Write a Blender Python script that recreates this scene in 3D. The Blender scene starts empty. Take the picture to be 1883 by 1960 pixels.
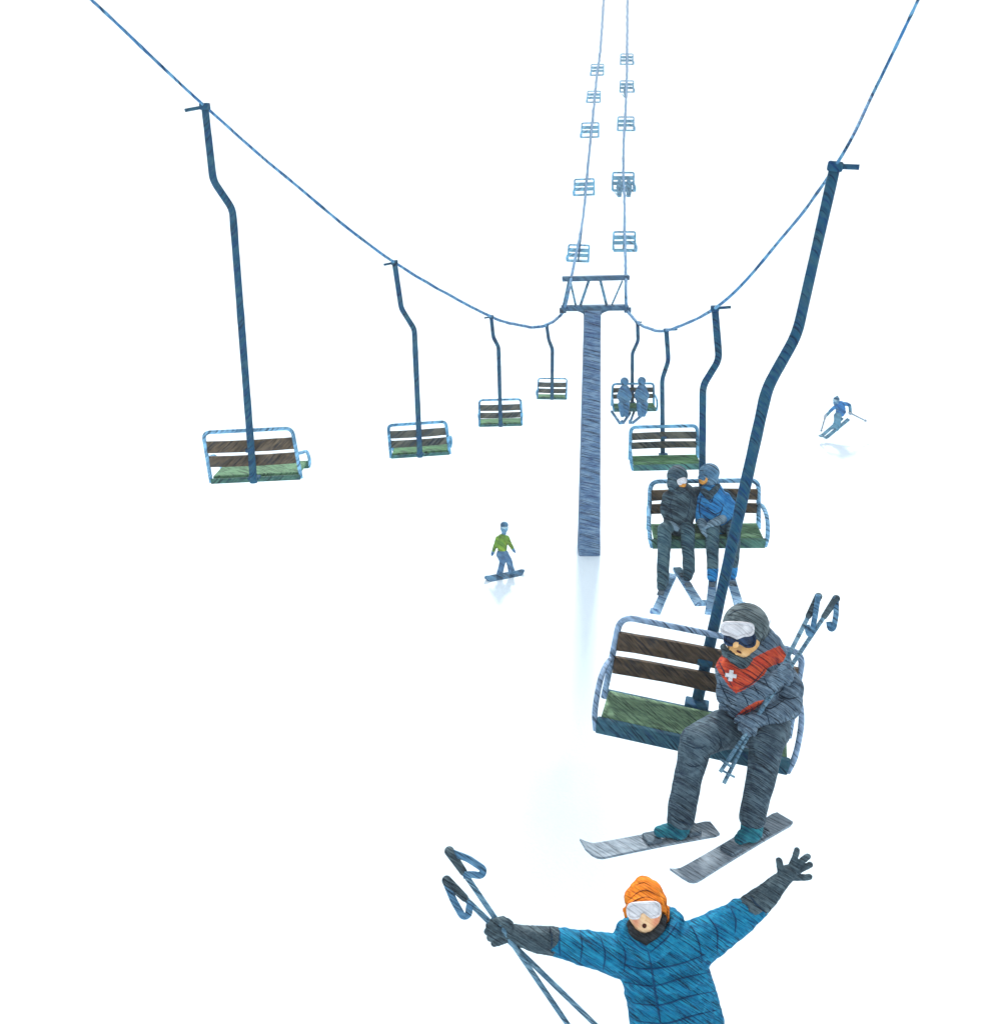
import bpy, bmesh, math, random
from mathutils import Vector, Matrix, noise
from mathutils.bvhtree import BVHTree
random.seed(4)
scene = bpy.context.scene
COL = scene.collection
R = math.radians

# ------------------------------------------------------------------ camera
FV, CX, CY, PITCH = 2019.0, 941.5, 980.0, R(20)
FWD = Vector((0, math.cos(PITCH), -math.sin(PITCH)))
UP = Vector((0, math.sin(PITCH), math.cos(PITCH)))
RT = Vector((1, 0, 0))
TW = -FWD
cam = bpy.data.cameras.new('camera'); camo = bpy.data.objects.new('camera', cam); COL.objects.link(camo)
cam.sensor_fit = 'HORIZONTAL'; cam.angle = 2 * math.atan(CX / FV)
cam.clip_start = .1; cam.clip_end = 5000
camo.rotation_euler = (math.pi / 2 - PITCH, 0, 0)
scene.camera = camo

def ray(x, y):
    return (FWD + RT * ((x - CX) / FV) + UP * ((CY - y) / FV))
def P(x, y, Z, t=0):
    """a point seen at picture position x, y and lying Z - t pixels-at-Z away along the view axis"""
    s = Z / FV
    return ray(x, y) * (Z - t * s)
def on_plane(x, y, pt, n):
    d = ray(x, y); return d * (pt.dot(n) / d.dot(n))
def on_level(x, y, z):
    d = ray(x, y); return d * (z / d.z)

# ------------------------------------------------------------------ materials
def lin(c):
    return tuple(.84 * ((v / 255) / 12.92 if v / 255 <= .04045 else ((v / 255 + .055) / 1.055) ** 2.4) for v in c) + (1,)
MATS = {}
def mat(name, base, dark=None, light=None, px=.003, rough=.8, amt=1.0, ang=32, cheeks=None, ink=None):
    """coloured surface worked over with pencil-like slanting strokes and paper grain; px = metres per stroke width"""
    if name in MATS: return MATS[name]
    dark = dark or tuple(v * .55 for v in base); light = light or tuple(min(255, v * 1.2 + 14) for v in base)
    dark = tuple(v * .82 for v in dark)
    m = bpy.data.materials.new(name); m.use_nodes = True
    nt = m.node_tree; N = nt.nodes; L = nt.links; b = N['Principled BSDF']
    b.inputs['Roughness'].default_value = rough
    b.inputs['Specular IOR Level'].default_value = .15
    tc = N.new('ShaderNodeTexCoord')
    def strokes(angle, length, width, seedz, lo, hi):
        r = N.new('ShaderNodeMapping'); r.vector_type = 'POINT'
        r.inputs['Rotation'].default_value = (R(38), R(-angle), 0); r.inputs['Location'].default_value = (seedz, seedz * .7, seedz * .3)
        L.new(tc.outputs['Object'], r.inputs['Vector'])
        s = N.new('ShaderNodeMapping'); s.inputs['Scale'].default_value = (1 / (length * px), 1 / (length * .4 * px), 1.15 / (width * px))
        L.new(r.outputs[0], s.inputs['Vector'])
        n = N.new('ShaderNodeTexNoise'); n.inputs['Scale'].default_value = 1; n.inputs['Detail'].default_value = 2.5
        n.inputs['Roughness'].default_value = .6; n.inputs['Distortion'].default_value = .12
        L.new(s.outputs[0], n.inputs['Vector'])
        mr = N.new('ShaderNodeMapRange'); mr.inputs['From Min'].default_value = lo; mr.inputs['From Max'].default_value = hi
        L.new(n.outputs['Fac'], mr.inputs['Value']); return mr.outputs[0]
    def mix(fac, a, c, k=1.0):
        x = N.new('ShaderNodeMix'); x.data_type = 'RGBA'
        if k != 1.0:
            q = N.new('ShaderNodeMath'); q.operation = 'MULTIPLY'; q.inputs[1].default_value = k; L.new(fac, q.inputs[0]); fac = q.outputs[0]
        L.new(fac, x.inputs[0])
        for s_, v in ((6, a), (7, c)):
            if isinstance(v, tuple): x.inputs[s_].default_value = v
            else: L.new(v, x.inputs[s_])
        return x.outputs[2]
    big = strokes(ang, 30, 18, 3.1, .38, .62)
    c = mix(big, lin(base), mix(big, lin(base), lin(light)), .8)
    big2 = strokes(-70, 26, 22, 9.3, .5, .68)
    c = mix(big2, c, lin(dark), .38 * amt)
    if cheeks:
        for (pt, rad, col) in cheeks:
            v = N.new('ShaderNodeVectorMath'); v.operation = 'DISTANCE'; v.inputs[1].default_value = pt
            L.new(tc.outputs['Object'], v.inputs[0])
            mr = N.new('ShaderNodeMapRange'); mr.inputs['From Min'].default_value = rad; mr.inputs['From Max'].default_value = rad * .3
            L.new(v.outputs['Value'], mr.inputs['Value']); c = mix(mr.outputs[0], c, lin(col), .7)
    c = mix(strokes(ang, 64, 2.5, 1.7, .53, .61), c, lin(dark), .8 * min(1.2, amt))
    c = mix(strokes(ang + 3, 90, 2.1, 7.7, .555, .60), c, lin(ink or tuple(v * .5 for v in dark)), .92 * min(1, amt))
    c = mix(strokes(ang - 3, 60, 2.5, 4.4, .56, .62), c, lin(light), .6 * amt)
    c = mix(strokes(ang, 2.2, 2.2, 5.2, .5, .7), c, lin(light), .4 * amt)
    L.new(c, b.inputs['Base Color'])
    bp = N.new('ShaderNodeBump'); bp.inputs['Strength'].default_value = .25; bp.inputs['Distance'].default_value = px
    L.new(big, bp.inputs['Height']); L.new(bp.outputs[0], b.inputs['Normal'])
    MATS[name] = m; return m

def metre_px(Z): return Z / FV
def tier(Z):
    return 'near' if Z < 9 else 'mid' if Z < 17 else 'far' if Z < 50 else 'distant'
TPX = {'near': .0036, 'mid': .0068, 'far': .013, 'distant': .035}
def M_hanger(k): return mat('dark_steel_' + k, (30, 82, 110), (12, 58, 130), (58, 98, 112), TPX[k], amt=.9)
def M_tube(k):  # distant entry carries haze: blue fade mixed into the colour
    return mat('pale_steel_' + k, {'near': (126, 152, 180), 'mid': (112, 158, 188), 'far': (92, 146, 178), 'distant': (92, 156, 188)}[k],
               {'near': (72, 98, 128), 'mid': (56, 104, 146), 'far': (44, 102, 146), 'distant': (52, 106, 150)}[k], None, TPX[k])
def M_slat(k):  # distant entry drops the brown for painted-in haze blue
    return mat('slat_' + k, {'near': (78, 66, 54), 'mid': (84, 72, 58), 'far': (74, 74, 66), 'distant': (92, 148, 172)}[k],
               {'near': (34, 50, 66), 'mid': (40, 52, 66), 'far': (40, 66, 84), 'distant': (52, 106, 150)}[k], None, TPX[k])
def M_seat(k):  # distant entry swaps green for haze blue, fade set by colour
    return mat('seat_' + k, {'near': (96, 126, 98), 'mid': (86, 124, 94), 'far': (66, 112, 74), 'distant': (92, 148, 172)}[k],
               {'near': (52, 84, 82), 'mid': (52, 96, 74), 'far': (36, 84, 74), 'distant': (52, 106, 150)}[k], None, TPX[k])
def M_edge(k):  # distant entry has the same haze blue put into its colour
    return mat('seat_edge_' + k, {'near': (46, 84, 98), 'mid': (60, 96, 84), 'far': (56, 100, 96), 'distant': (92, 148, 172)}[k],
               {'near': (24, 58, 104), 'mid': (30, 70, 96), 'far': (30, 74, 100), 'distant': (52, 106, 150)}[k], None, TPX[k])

# ------------------------------------------------------------------ mesh helpers
def tag(o, label=None, cat=None, group=None, kind=None):
    if label: o['label'] = label
    if cat: o['category'] = cat
    if group: o['group'] = group
    if kind: o['kind'] = kind
    return o
def empty(name, loc, label=None, cat=None, group=None):
    o = bpy.data.objects.new(name, None); COL.objects.link(o); o.matrix_world = Matrix.Translation(loc)
    o.empty_display_size = .2
    return tag(o, label, cat, group)
def link_mesh(name, verts, faces, material, parent=None, smooth=True, to_local=None):
    """verts in world space unless to_local is given"""
    if to_local is None:
        org = parent.matrix_basis.translation.copy() if parent is not None and parent.parent is None else None
        if parent is not None and parent.parent is not None:
            org = parent.parent.matrix_basis.translation.copy()
        if org is not None: verts = [Vector(v) - org for v in verts]
    me = bpy.data.meshes.new(name); me.from_pydata([tuple(v) for v in verts], [], faces); me.update()
    for m in (material if isinstance(material, list) else [material]): me.materials.append(m)
    if smooth: me.polygons.foreach_set('use_smooth', [True] * len(me.polygons))
    o = bpy.data.objects.new(name, me); COL.objects.link(o)
    if parent is not None: o.parent = parent
    return o

class MB:
    def __init__(s): s.v = []; s.f = []
    def add(s, v, f):
        b = len(s.v); s.v += v; s.f += [tuple(i + b for i in q) for q in f]
    def tube(s, pts, rad, seg=10, flat=None, wob=0, nref=None):
        pts = [Vector(p) for p in pts]; n = len(pts)
        if not isinstance(rad, (list, tuple)): rad = [rad] * n
        v = []; f = []; prev = None
        for i, p in enumerate(pts):
            t = (pts[min(i + 1, n - 1)] - pts[max(i - 1, 0)]).normalized()
            ref = nref if nref is not None else (prev if prev is not None else (Vector((0, 1, 0)) if abs(t.y) < .9 else Vector((0, 0, 1))))
            a = (ref - t * ref.dot(t))
            if a.length < 1e-5: a = t.orthogonal()
            a.normalize(); b = t.cross(a); prev = a
            r = rad[i] * (1 + wob * noise.noise(p * 9))
            fl = flat if flat else 1
            for k in range(seg):
                an = 2 * math.pi * k / seg
                v.append(p + b * (math.cos(an) * r) + a * (math.sin(an) * r * fl))
        for i in range(n - 1):
            for k in range(seg):
                k2 = (k + 1) % seg
                f.append((i * seg + k, i * seg + k2, (i + 1) * seg + k2, (i + 1) * seg + k))
        f.append(tuple(range(seg - 1, -1, -1))); f.append(tuple((n - 1) * seg + k for k in range(seg)))
        s.add(v, f); return s
    def box(s, size, center=(0, 0, 0), M=None, bev=.006, seg=2):
        bm = bmesh.new(); bmesh.ops.create_cube(bm, size=1)
        bmesh.ops.scale(bm, vec=size, verts=bm.verts)
        if bev: bmesh.ops.bevel(bm, geom=bm.edges[:], offset=bev, segments=seg, affect='EDGES', profile=.5)
        bmesh.ops.translate(bm, vec=center, verts=bm.verts)
        if M is not None: bmesh.ops.transform(bm, matrix=M, verts=bm.verts)
        bm.verts.index_update()
        s.add([v.co.copy() for v in bm.verts], [tuple(v.index for v in q.verts) for q in bm.faces]); bm.free(); return s
    def capsule(s, p0, p1, r0, r1, seg=18):
        p0, p1 = Vector(p0), Vector(p1); ax = p1 - p0
        if ax.length < 1e-6: ax = Vector((0, 0, 1e-4)); p1 = p0 + ax
        t = ax.normalized(); pts = []; rr = []
        for k in range(1, 7):
            a = math.pi / 2 * (1 - k / 6); pts.append(p0 - t * (math.sin(a) * r0)); rr.append(math.cos(a) * r0)
        for k in range(1, 7):
            a = math.pi / 2 * ((k - 1) / 6); pts.append(p1 + t * (math.sin(a) * r1)); rr.append(math.cos(a) * r1)
        rr[-1] = max(rr[-1], 1e-4)
        pts = [p0 - t * r0] + pts + [p1 + t * r1]; rr = [1e-4] + rr + [1e-4]
        return s.tube(pts, rr, seg)
    def ellipsoid(s, c, ax, seg=24, rings=14):
        """ax: three Vectors (half axes)"""
        c = Vector(c); v = [c + ax[2]]; f = []
        for i in range(1, rings):
            th = math.pi * i / rings
            for k in range(seg):
                ph = 2 * math.pi * k / seg
                v.append(c + ax[0] * (math.sin(th) * math.cos(ph)) + ax[1] * (math.sin(th) * math.sin(ph)) + ax[2] * math.cos(th))
        v.append(c - ax[2]); e = len(v) - 1
        for k in range(seg):
            k2 = (k + 1) % seg
            f.append((0, 1 + k, 1 + k2)); f.append((e, e - seg + k2, e - seg + k))
            for i in range(rings - 2):
                a = 1 + i * seg
                f.append((a + k, a + seg + k, a + seg + k2, a + k2))
        s.add(v, f); return s
    def build(s, name, material, parent=None, smooth=True, local=False):
        return link_mesh(name, s.v, s.f, material, parent, smooth, True if local else None)

def smooth_path(pts, n=8):
    pts = [Vector(p) for p in pts]; out = []
    for i in range(len(pts) - 1):
        p0 = pts[max(i - 1, 0)]; p1 = pts[i]; p2 = pts[i + 1]; p3 = pts[min(i + 2, len(pts) - 1)]
        for k in range(n):
            t = k / n
            out.append(.5 * ((2 * p1) + (p2 - p0) * t + (2 * p0 - 5 * p1 + 4 * p2 - p3) * t * t + (3 * p1 - p0 - 3 * p2 + p3) * t ** 3))
    out.append(pts[-1]); return out
def round_corners(pts, r, n=5):
    pts = [Vector(p) for p in pts]; out = [pts[0]]
    for i in range(1, len(pts) - 1):
        a, b, c = pts[i - 1], pts[i], pts[i + 1]
        ra = min(r, (a - b).length * .45); rc = min(r, (c - b).length * .45)
        s = b + (a - b).normalized() * ra; e = b + (c - b).normalized() * rc
        for k in range(n + 1):
            t = k / n; out.append(s * (1 - t) ** 2 + b * 2 * t * (1 - t) + e * t * t)
    out.append(pts[-1]); return out

def fuse(mb, name, material, parent, voxel, smooth_it=6, wr=0, wrs=20, classify=None):
    """melt overlapping solids into ONE continuous skin, add cloth wrinkles; returns (object, world bvh)"""
    me = bpy.data.meshes.new('t'); me.from_pydata([tuple(v) for v in mb.v], [], mb.f); me.update()
    o = bpy.data.objects.new('t', me); COL.objects.link(o)
    m = o.modifiers.new('r', 'REMESH'); m.mode = 'VOXEL'; m.voxel_size = voxel
    if smooth_it:
        q = o.modifiers.new('s', 'SMOOTH'); q.factor = .5; q.iterations = smooth_it
    dg = bpy.context.evaluated_depsgraph_get()
    em = bpy.data.meshes.new_from_object(o.evaluated_get(dg))
    vs = [v.co.copy() for v in em.vertices]; ns = [v.normal.copy() for v in em.vertices]
    if wr:
        vs = [v + n * (wr * (noise.noise(v * wrs) + .6 * noise.noise(v * wrs * 2.3 + Vector((9, 1, 4))))) for v, n in zip(vs, ns)]
    fs = [tuple(p.vertices) for p in em.polygons]
    COL.objects.unlink(o); bpy.data.objects.remove(o); bpy.data.meshes.remove(me); bpy.data.meshes.remove(em)
    ob = link_mesh(name, vs, fs, material, parent)
    bvh = BVHTree.FromPolygons(vs, fs)
    if classify:
        for p in ob.data.polygons:
            c = Vector((0, 0, 0))
            for i in fs[p.index]: c += vs[i]
            c /= len(fs[p.index]); p.material_index = classify(to_px(c), c)
    return ob, bvh
def to_px(p):
    d = p.dot(FWD); return (CX + p.dot(RT) / d * FV, CY - p.dot(UP) / d * FV)
def inside(pt, poly):
    x, y = pt; c = False; j = len(poly) - 1
    for i in range(len(poly)):
        if (poly[i][1] > y) != (poly[j][1] > y) and x < (poly[j][0] - poly[i][0]) * (y - poly[i][1]) / (poly[j][1] - poly[i][1]) + poly[i][0]: c = not c
        j = i
    return c
def drape(mb, bvh, pts, r, lift=0.0, n=7):
    """lay a cord on a garment's surface along the given picture path"""
    p3 = [Vector((x, y, 0)) for x, y in pts]; p3 = smooth_path(p3, n); run = []
    for q in p3:
        h = bvh.ray_cast(Vector((0, 0, 0)), ray(q.x, q.y).normalized())
        if h[0] is None:
            if len(run) > 1: mb.tube(run, rr_(len(run), r), 6)
            run = []; continue
        if run and (h[0] - run[-1]).length > .25:
            if len(run) > 1: mb.tube(run, rr_(len(run), r), 6)
            run = []
        run.append(h[0] + h[1] * lift)
    if len(run) > 1: mb.tube(run, rr_(len(run), r), 6)
def rr_(n, r): return [r * (.35 + .65 * math.sin(math.pi * (i + .5) / n)) for i in range(n)]

class Fig:
    """figure laid out at picture positions x, y with t = offset towards the viewer, all in picture units at distance Z"""
    def __init__(s, Z): s.Z = Z; s.s = Z / FV; s.mb = None
    def p(s, x, y, t=0): return P(x, y, s.Z, t)
    def new(s): s.mb = MB(); return s
    def cap(s, a, b, r0, r1): s.mb.capsule(s.p(*a), s.p(*b), r0 * s.s, r1 * s.s); return s
    def chain(s, pts, rs):
        for i in range(len(pts) - 1): s.cap(pts[i], pts[i + 1], rs[i], rs[i + 1])
        return s
    def ell(s, c, rx, ry, rz, roll=0, pitch=0, seg=24):
        q = Matrix.Rotation(R(roll), 3, TW) @ Matrix.Rotation(R(pitch), 3, RT)
        s.mb.ellipsoid(s.p(*c), [q @ RT * rx * s.s, q @ UP * ry * s.s, q @ TW * rz * s.s], seg); return s

# ------------------------------------------------------------------ ground
GK = 2.1e-5; TZ = 37.0; GYH = 1053 - (1 / TZ) / GK
def g_depth(y): return 1 / (GK * (y - GYH))
g0 = P(CX, 1053, TZ); g1 = P(CX, 700, g_depth(700))
GS = (g1.z - g0.z) / (g1.y - g0.y)
def z_plane(y): return g0.z + GS * (y - g0.y)
KNOLL_Z = -5.75; KNOLL_Y = 5.4
def ground_z(x, y):
    zp = z_plane(min(y, 520)) if y < 520 else z_plane(520) - (y - 520) * .05
    e = min(1, max(0, (y - 47) / 45)); zp -= 30 * e * e * (3 - 2 * e); e = min(1, max(0, (25 - y) / 15)); zp -= 3.5 * e * e * (3 - 2 * e)  # unseen dips in the snow, shaped to blur out the chairs' shadows
    zk = KNOLL_Z - max(0, y - KNOLL_Y) * 1.9
    k = 1.2; d = zk - zp; z = max(zk, zp) + (0 if abs(d) > k else (k - abs(d)) ** 2 / (4 * k))
    if 22 < y: z += 0.25 * noise.noise(Vector((x * .05, y * .05, 0))) * min(1, (y - 22) / 40)
    return z
def ground_hit(x, y):
    d = ray(x, y); lo = 12.0
    t = lo
    while t < 400:
        q = d * t
        if q.z < ground_z(q.x, q.y): break
        t += .05
    return d * (t - .02)

xs = sorted({round(s * (abs(u) ** 2.2) * 240, 3) for u in [i / 60 for i in range(61)] for s in (-1, 1)})
ys = [-60 + 3 * i for i in range(20)] + [.6 * i for i in range(0, 70)] + [42 + 1.5 * i for i in range(60)] + [132 + 9 * i for i in range(45)]
gv = []; gf = []
for yy in ys:
    for xx in xs: gv.append((xx, yy, ground_z(xx, yy)))
nx = len(xs)
for j in range(len(ys) - 1):
    for i in range(nx - 1): gf.append((j * nx + i, j * nx + i + 1, (j + 1) * nx + i + 1, (j + 1) * nx + i))
sm = bpy.data.materials.new('snow'); sm.use_nodes = True
N = sm.node_tree.nodes; L = sm.node_tree.links; b = N['Principled BSDF']
b.inputs['Roughness'].default_value = .9; b.inputs['Specular IOR Level'].default_value = .05
tc = N.new('ShaderNodeTexCoord'); nz = N.new('ShaderNodeTexNoise'); nz.inputs['Scale'].default_value = .8; nz.inputs['Detail'].default_value = 8
L.new(tc.outputs['Object'], nz.inputs['Vector'])
mx = N.new('ShaderNodeMix'); mx.data_type = 'RGBA'; L.new(nz.outputs['Fac'], mx.inputs[0])
mx.inputs[6].default_value = (.66, .77, .84, 1); mx.inputs[7].default_value = (.69, .795, .86, 1); L.new(mx.outputs[2], b.inputs['Base Color'])
bp = N.new('ShaderNodeBump'); bp.inputs['Strength'].default_value = .25; bp.inputs['Distance'].default_value = .05
n2 = N.new('ShaderNodeTexNoise'); n2.inputs['Scale'].default_value = 14; n2.inputs['Detail'].default_value = 5; L.new(tc.outputs['Object'], n2.inputs['Vector'])
L.new(n2.outputs['Fac'], bp.inputs['Height']); L.new(bp.outputs[0], b.inputs['Normal'])
gr = link_mesh('snow_slope', gv, gf, sm); tag(gr, kind='structure')

# ------------------------------------------------------------------ lift tower
base = ground_hit(1126, 1053)
TY = base.y
tower = empty('lift_tower', base, 'tall slate blue steel lift tower with a trussed crossarm, standing alone in the snow', 'lift tower')
pl = Vector((0, TY, 0)); nY = Vector((0, 1, 0))
def T(x, y, dy=0): q = on_plane(x, y, Vector((0, TY + dy, 0)), nY); return q
m_pole = mat('tower_blue', (76, 110, 144), (26, 54, 120), (122, 150, 174), .014, ang=10, amt=1.1)
m_tdark = mat('tower_dark', (52, 96, 122), (28, 72, 130), (84, 122, 146), .012)
px = TY / FV / math.cos(PITCH) * 1.02
mb = MB(); n = 60; pts = []; rad = []
for i in range(n + 1):
    u = i / n; q = T(1126.5 + (1133.5 - 1126.5) * u, 1058 + (592 - 1058) * u); pts.append(q)
    rad.append((20.3 + (14.2 - 20.3) * min(1, u * 1.1)) * px * (1 + .018 * noise.noise(Vector((u * 14, 0, 0)))))
vs = []; fs = []
for q, r_ in zip(pts, rad):
    for ax, ay in ((-1, -.86), (-.88, -1), (.88, -1), (1, -.86), (1, .86), (.88, 1), (-.88, 1), (-1, .86)): vs.append(q + Vector((ax * r_, ay * r_, 0)))
for i in range(n):
    for j in range(8):
        j2 = (j + 1) % 8; fs.append((i * 8 + j, i * 8 + j2, (i + 1) * 8 + j2, (i + 1) * 8 + j))
fs += [tuple(range(7, -1, -1)), tuple(n * 8 + j for j in range(8))]
mb.add(vs, fs); mb.build('pole', m_pole, tower, smooth=False)
mb = MB()
bar = round_corners([T(1075, 591), T(1203, 589)], .1)
def hbar(mb, a, b, h, d):
    a, b = Vector(a), Vector(b); c = (a + b) / 2; ln = (b - a).length
    ang = math.atan2((b - a).z, (b - a).x)
    mb.box((ln, d, h), M=Matrix.Translation(c) @ Matrix.Rotation(-ang, 4, 'Y'), bev=h * .12)
hbar(mb, T(1074, 589.5), T(1202, 588), 9 * px, .3)
# arched gussets between pole and beam
for sgn, x0 in ((-1, 1120), (1, 1147.5)):
    pr = []
    for k in range(9):
        a = k / 8; pr.append((x0 + sgn * (34 * a), 593 + 14 * (1 - math.sqrt(max(0, 1 - (1 - a) ** 2)))  ))
    fv = []; 
    for dy in (-.1, .1):
        for (x, y) in pr: fv.append(T(x, 592, dy)); fv.append(T(x, y, dy))
    k2 = len(pr) * 2; ff = []
    for k in range(len(pr) - 1):
        a = 2 * k
        ff += [(a, a + 1, a + 3, a + 2), (k2 + a, k2 + a + 2, k2 + a + 3, k2 + a + 1), (a + 1, k2 + a + 1, k2 + a + 3, a + 3), (a, a + 2, k2 + a + 2, k2 + a)]
    mb.add(fv, ff)
mb.build('lower_beam', m_tdark, tower, smooth=False)
mb = MB(); hbar(mb, T(1076, 533.5), T(1204, 530.5), 8 * px, .26); mb.build('upper_beam', m_tdark, tower, smooth=False)
m_brace = mat('brace_blue', (84, 142, 176), (44, 100, 150), (130, 176, 196), .012)
for (xa, ya, xb, yb, w) in ((1091, 537, 1102, 585, 1.9), (1127, 536, 1110, 586, 2.4), (1148, 533, 1161, 585, 2.4), (1191, 537, 1170, 585, 1.5), (1089, 536, 1078, 586, 2.2), (1197, 534, 1198, 585, 2.2)):
    MB().tube([T(xa, ya, .02), T(xb, yb, .02)], w * px, 8).build('brace', m_brace, tower)
for x, yv in ((1077, 594), (1201, 593)):
    for dx in (-3.2, 3.2):
        c = T(x + dx, yv); MB().tube([c + Vector((-.05, 0, 0)), c + Vector((.05, 0, 0))], .09, 16).build('sheave_wheel', m_tdark, tower)

# ------------------------------------------------------------------ chairs
def chair(anchor, Z, roll, hang, hw, label, back_view=False, yaw=0, W=1.2, group='chairs hanging from the lift rope', grip_dir=1, tierk=None, hgt=.6, pitch=0, grip_px=0, sd=.53):
    k = tierk or tier(Z)
    A = P(anchor[0], anchor[1], Z)
    rot = Matrix.Rotation(R(roll), 4, 'Y') @ Matrix.Rotation(R(yaw) + (math.pi if back_view else 0), 4, 'Z') @ Matrix.Rotation(R(pitch), 4, 'X')
    root = empty('lift_chair', A, label, 'chair lift seat', group)
    sc = W / 1.2
    root.matrix_world = Matrix.Translation(A) @ rot @ Matrix.Scale(sc, 4)
    inv = root.matrix_world.inverted()
    n = rot.to_3x3() @ Vector((0, 1, 0))
    A2 = root.matrix_world @ Vector((0, .13, 0))
    H = [inv @ on_plane(x, y, A2, n) for x, y in hang]
    H = [h for h in H]
    bottom = Vector((0, .13, -.05)); path = round_corners(H + [bottom], .08, 5)
    fine = []
    for i in range(len(path) - 1):
        ln = (path[i + 1] - path[i]).length; m_ = max(1, int(ln / .12))
        for j in range(m_): fine.append(path[i].lerp(path[i + 1], j / m_))
    fine.append(path[-1])
    r = hw * .94 / 2 * Z / FV / sc
    MB().tube(fine, [r * (root.matrix_world @ q).dot(FWD) / Z * (1 + .10 * noise.noise(q * 2.2)) for q in fine], 14, wob=.08).build('hanger', M_hanger(k), root, local=True)
    # grip: a short bar that clamps the rope and sticks out past it
    top = H[0]; gx = grip_dir * (-1 if back_view else 1)
    mb = MB().tube([top + Vector((-gx * .03, 0, .0)), top + Vector((gx * (.06 + grip_px * Z / FV / sc), 0, .01 if not back_view else -.03))], r * .4, 10)
    mb.box((r * 2.2, r * 2.2, r * 1.5), tuple(top), bev=.012)
    mb.build('grip', M_hanger(k), root, local=True)
    MB().box((.16, .12, .04), (0, .07, .0), bev=.01).build('bracket', M_hanger(k), root, local=True)
    MB().box((.1, .1, .05), (0, .09, .36 * hgt / .6), bev=.01).build('bracket', M_hanger(k), root, local=True)
    tr = .021 if k == 'near' else .026 if k == 'mid' else .032 if k == 'far' else .05
    w2 = .6; h = hgt
    lean = lambda z: .10 * z
    fr = round_corners([(-w2 - .02, .0, -.06), (-w2, lean(h), h), (w2, lean(h), h), (w2 + .02, 0, -.06)], .1, 6)
    MB().tube(fr, tr, 12, wob=.1).build('back_frame', M_tube(k), root, local=True)
    for z0, z1 in ((.335, .48), (.15, .285)):
        mb = MB(); zc = (z0 + z1) / 2 * h / .6; nseg = 10; hh = (z1 - z0) / 2 * h / .6
        vs = []; fs = []
        for i in range(nseg + 1):
            u = i / nseg; x = -w2 + .01 + u * (2 * w2 - .02); c = .035 * (1 - (2 * u - 1) ** 2)
            e = hh * (1 + .05 * noise.noise(Vector((x * 5, zc * 7, 0))))
            for dy, dz in ((-.016, -e), (-.016, -e * .5), (-.02, 0), (-.016, e * .6), (-.016, e), (.016, e), (.016, -e)):
                vs.append(Vector((x, lean(zc) + c + dy - .004, zc + dz)))
        for i in range(nseg):
            for j in range(7):
                j2 = (j + 1) % 7; fs.append((i * 7 + j, i * 7 + j2, (i + 1) * 7 + j2, (i + 1) * 7 + j))
        fs.append(tuple(range(6, -1, -1))); fs.append(tuple(nseg * 7 + j for j in range(7)))
        mb.add(vs, fs); mb.build('back_slat', M_slat(k), root, smooth=False, local=True)
    seat = MB().box((2 * w2 - .015, sd, .06), (0, -.02 - sd / 2, -.01), bev=.018, seg=3).build('seat', M_seat(k), root, smooth=False, local=True)
    mb = MB().box((2 * w2 + .03, .05, .11), (0, -.035 - sd, -.045), bev=.014, seg=2)
    mb.box((2 * w2 + .03, .04, .07), (0, .02, -.04), bev=.01)
    mb.build('seat_edge', M_edge(k), root, smooth=False, local=True)
    for s in (-1, 1):
        a = round_corners([(s * (w2 + .005), lean(.27), .27 * h / .6), (s * (w2 + .035), -.14, .255), (s * (w2 + .045), -.8 * sd, .20), (s * (w2 + .04), -sd - .02, .02), (s * (w2 + .01), -sd - .04, -.085)], .12, 6)
        MB().tube(a, tr * .9, 10, wob=.1).build('armrest', M_tube(k), root, local=True)
    return root, root.matrix_world @ H[0]

G = 'chairs of the lift in front of the tower'
chairs = {}
chairs['R1'] = chair((1332, 1358), 6.9, 6, [(1598, 318), (1525, 640), (1468, 742)], 23, 'nearest lift chair, brown slats and green seat, a red-chested skier at its right end', yaw=-14, grip_dir=1, hgt=.54, sd=.36, W=1.17, grip_px=20, group=G)
chairs['R2'] = chair((1346, 1003), 12.0, -2, [(1368, 590), (1376, 688), (1345, 738)], 14, 'lift chair carrying two passengers huddled head to head, one black and one blue', yaw=-4, hgt=.5, sd=.45, grip_px=18, group=G)
chairs['R3'] = chair((1270, 872), 19.4, -2, [(1275, 632), (1279, 690), (1267, 726)], 9, 'empty lift chair just above the huddled pair, third from the front on the right rope', yaw=-2, hgt=.54, grip_px=14, group=G)
chairs['R4'] = chair((1211, 772), 27.5, -1, [(1220, 617), (1221, 652), (1210, 676)], 7, 'small lift chair right beside the tower pole with two blue silhouetted riders', W=1.06, hgt=.58, grip_px=4, group=G)
chairs['L1'] = chair((489, 911), 14.3, -3.5, [(392, 203), (408, 345), (445, 400)], 15, 'largest empty lift chair on the left rope, seen from behind', back_view=True, grip_dir=-1, yaw=-2, hgt=.66, grip_px=26, group=G)
chairs['L2'] = chair((804, 867), 20.3, -4, [(755, 502), (768, 590), (793, 630)], 11, 'second largest empty lift chair on the left rope, seen from behind', back_view=True, grip_dir=-1, W=1.1, hgt=.66, grip_px=14, group=G)
chairs['L3'] = chair((958, 811), 26.2, -1.5, [(940, 606), (944, 645), (954, 664)], 8, 'third empty lift chair down the left rope, above the snowboarder', back_view=True, grip_dir=-1, W=1.02, hgt=.74, grip_px=9, group=G)
chairs['L4'] = chair((1056, 761), 33, 1, [(1046, 622), (1050, 650), (1057, 668)], 7, 'smallest empty lift chair on the left rope, close beside the tower pole', back_view=True, grip_dir=-1, W=.88, hgt=.85, grip_px=3, group=G)
GF = 'tiny far lift chairs beyond the tower'
far = {}
def bench_Z(y): return 1 / (2.1e-5 * (y + 358))
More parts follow.
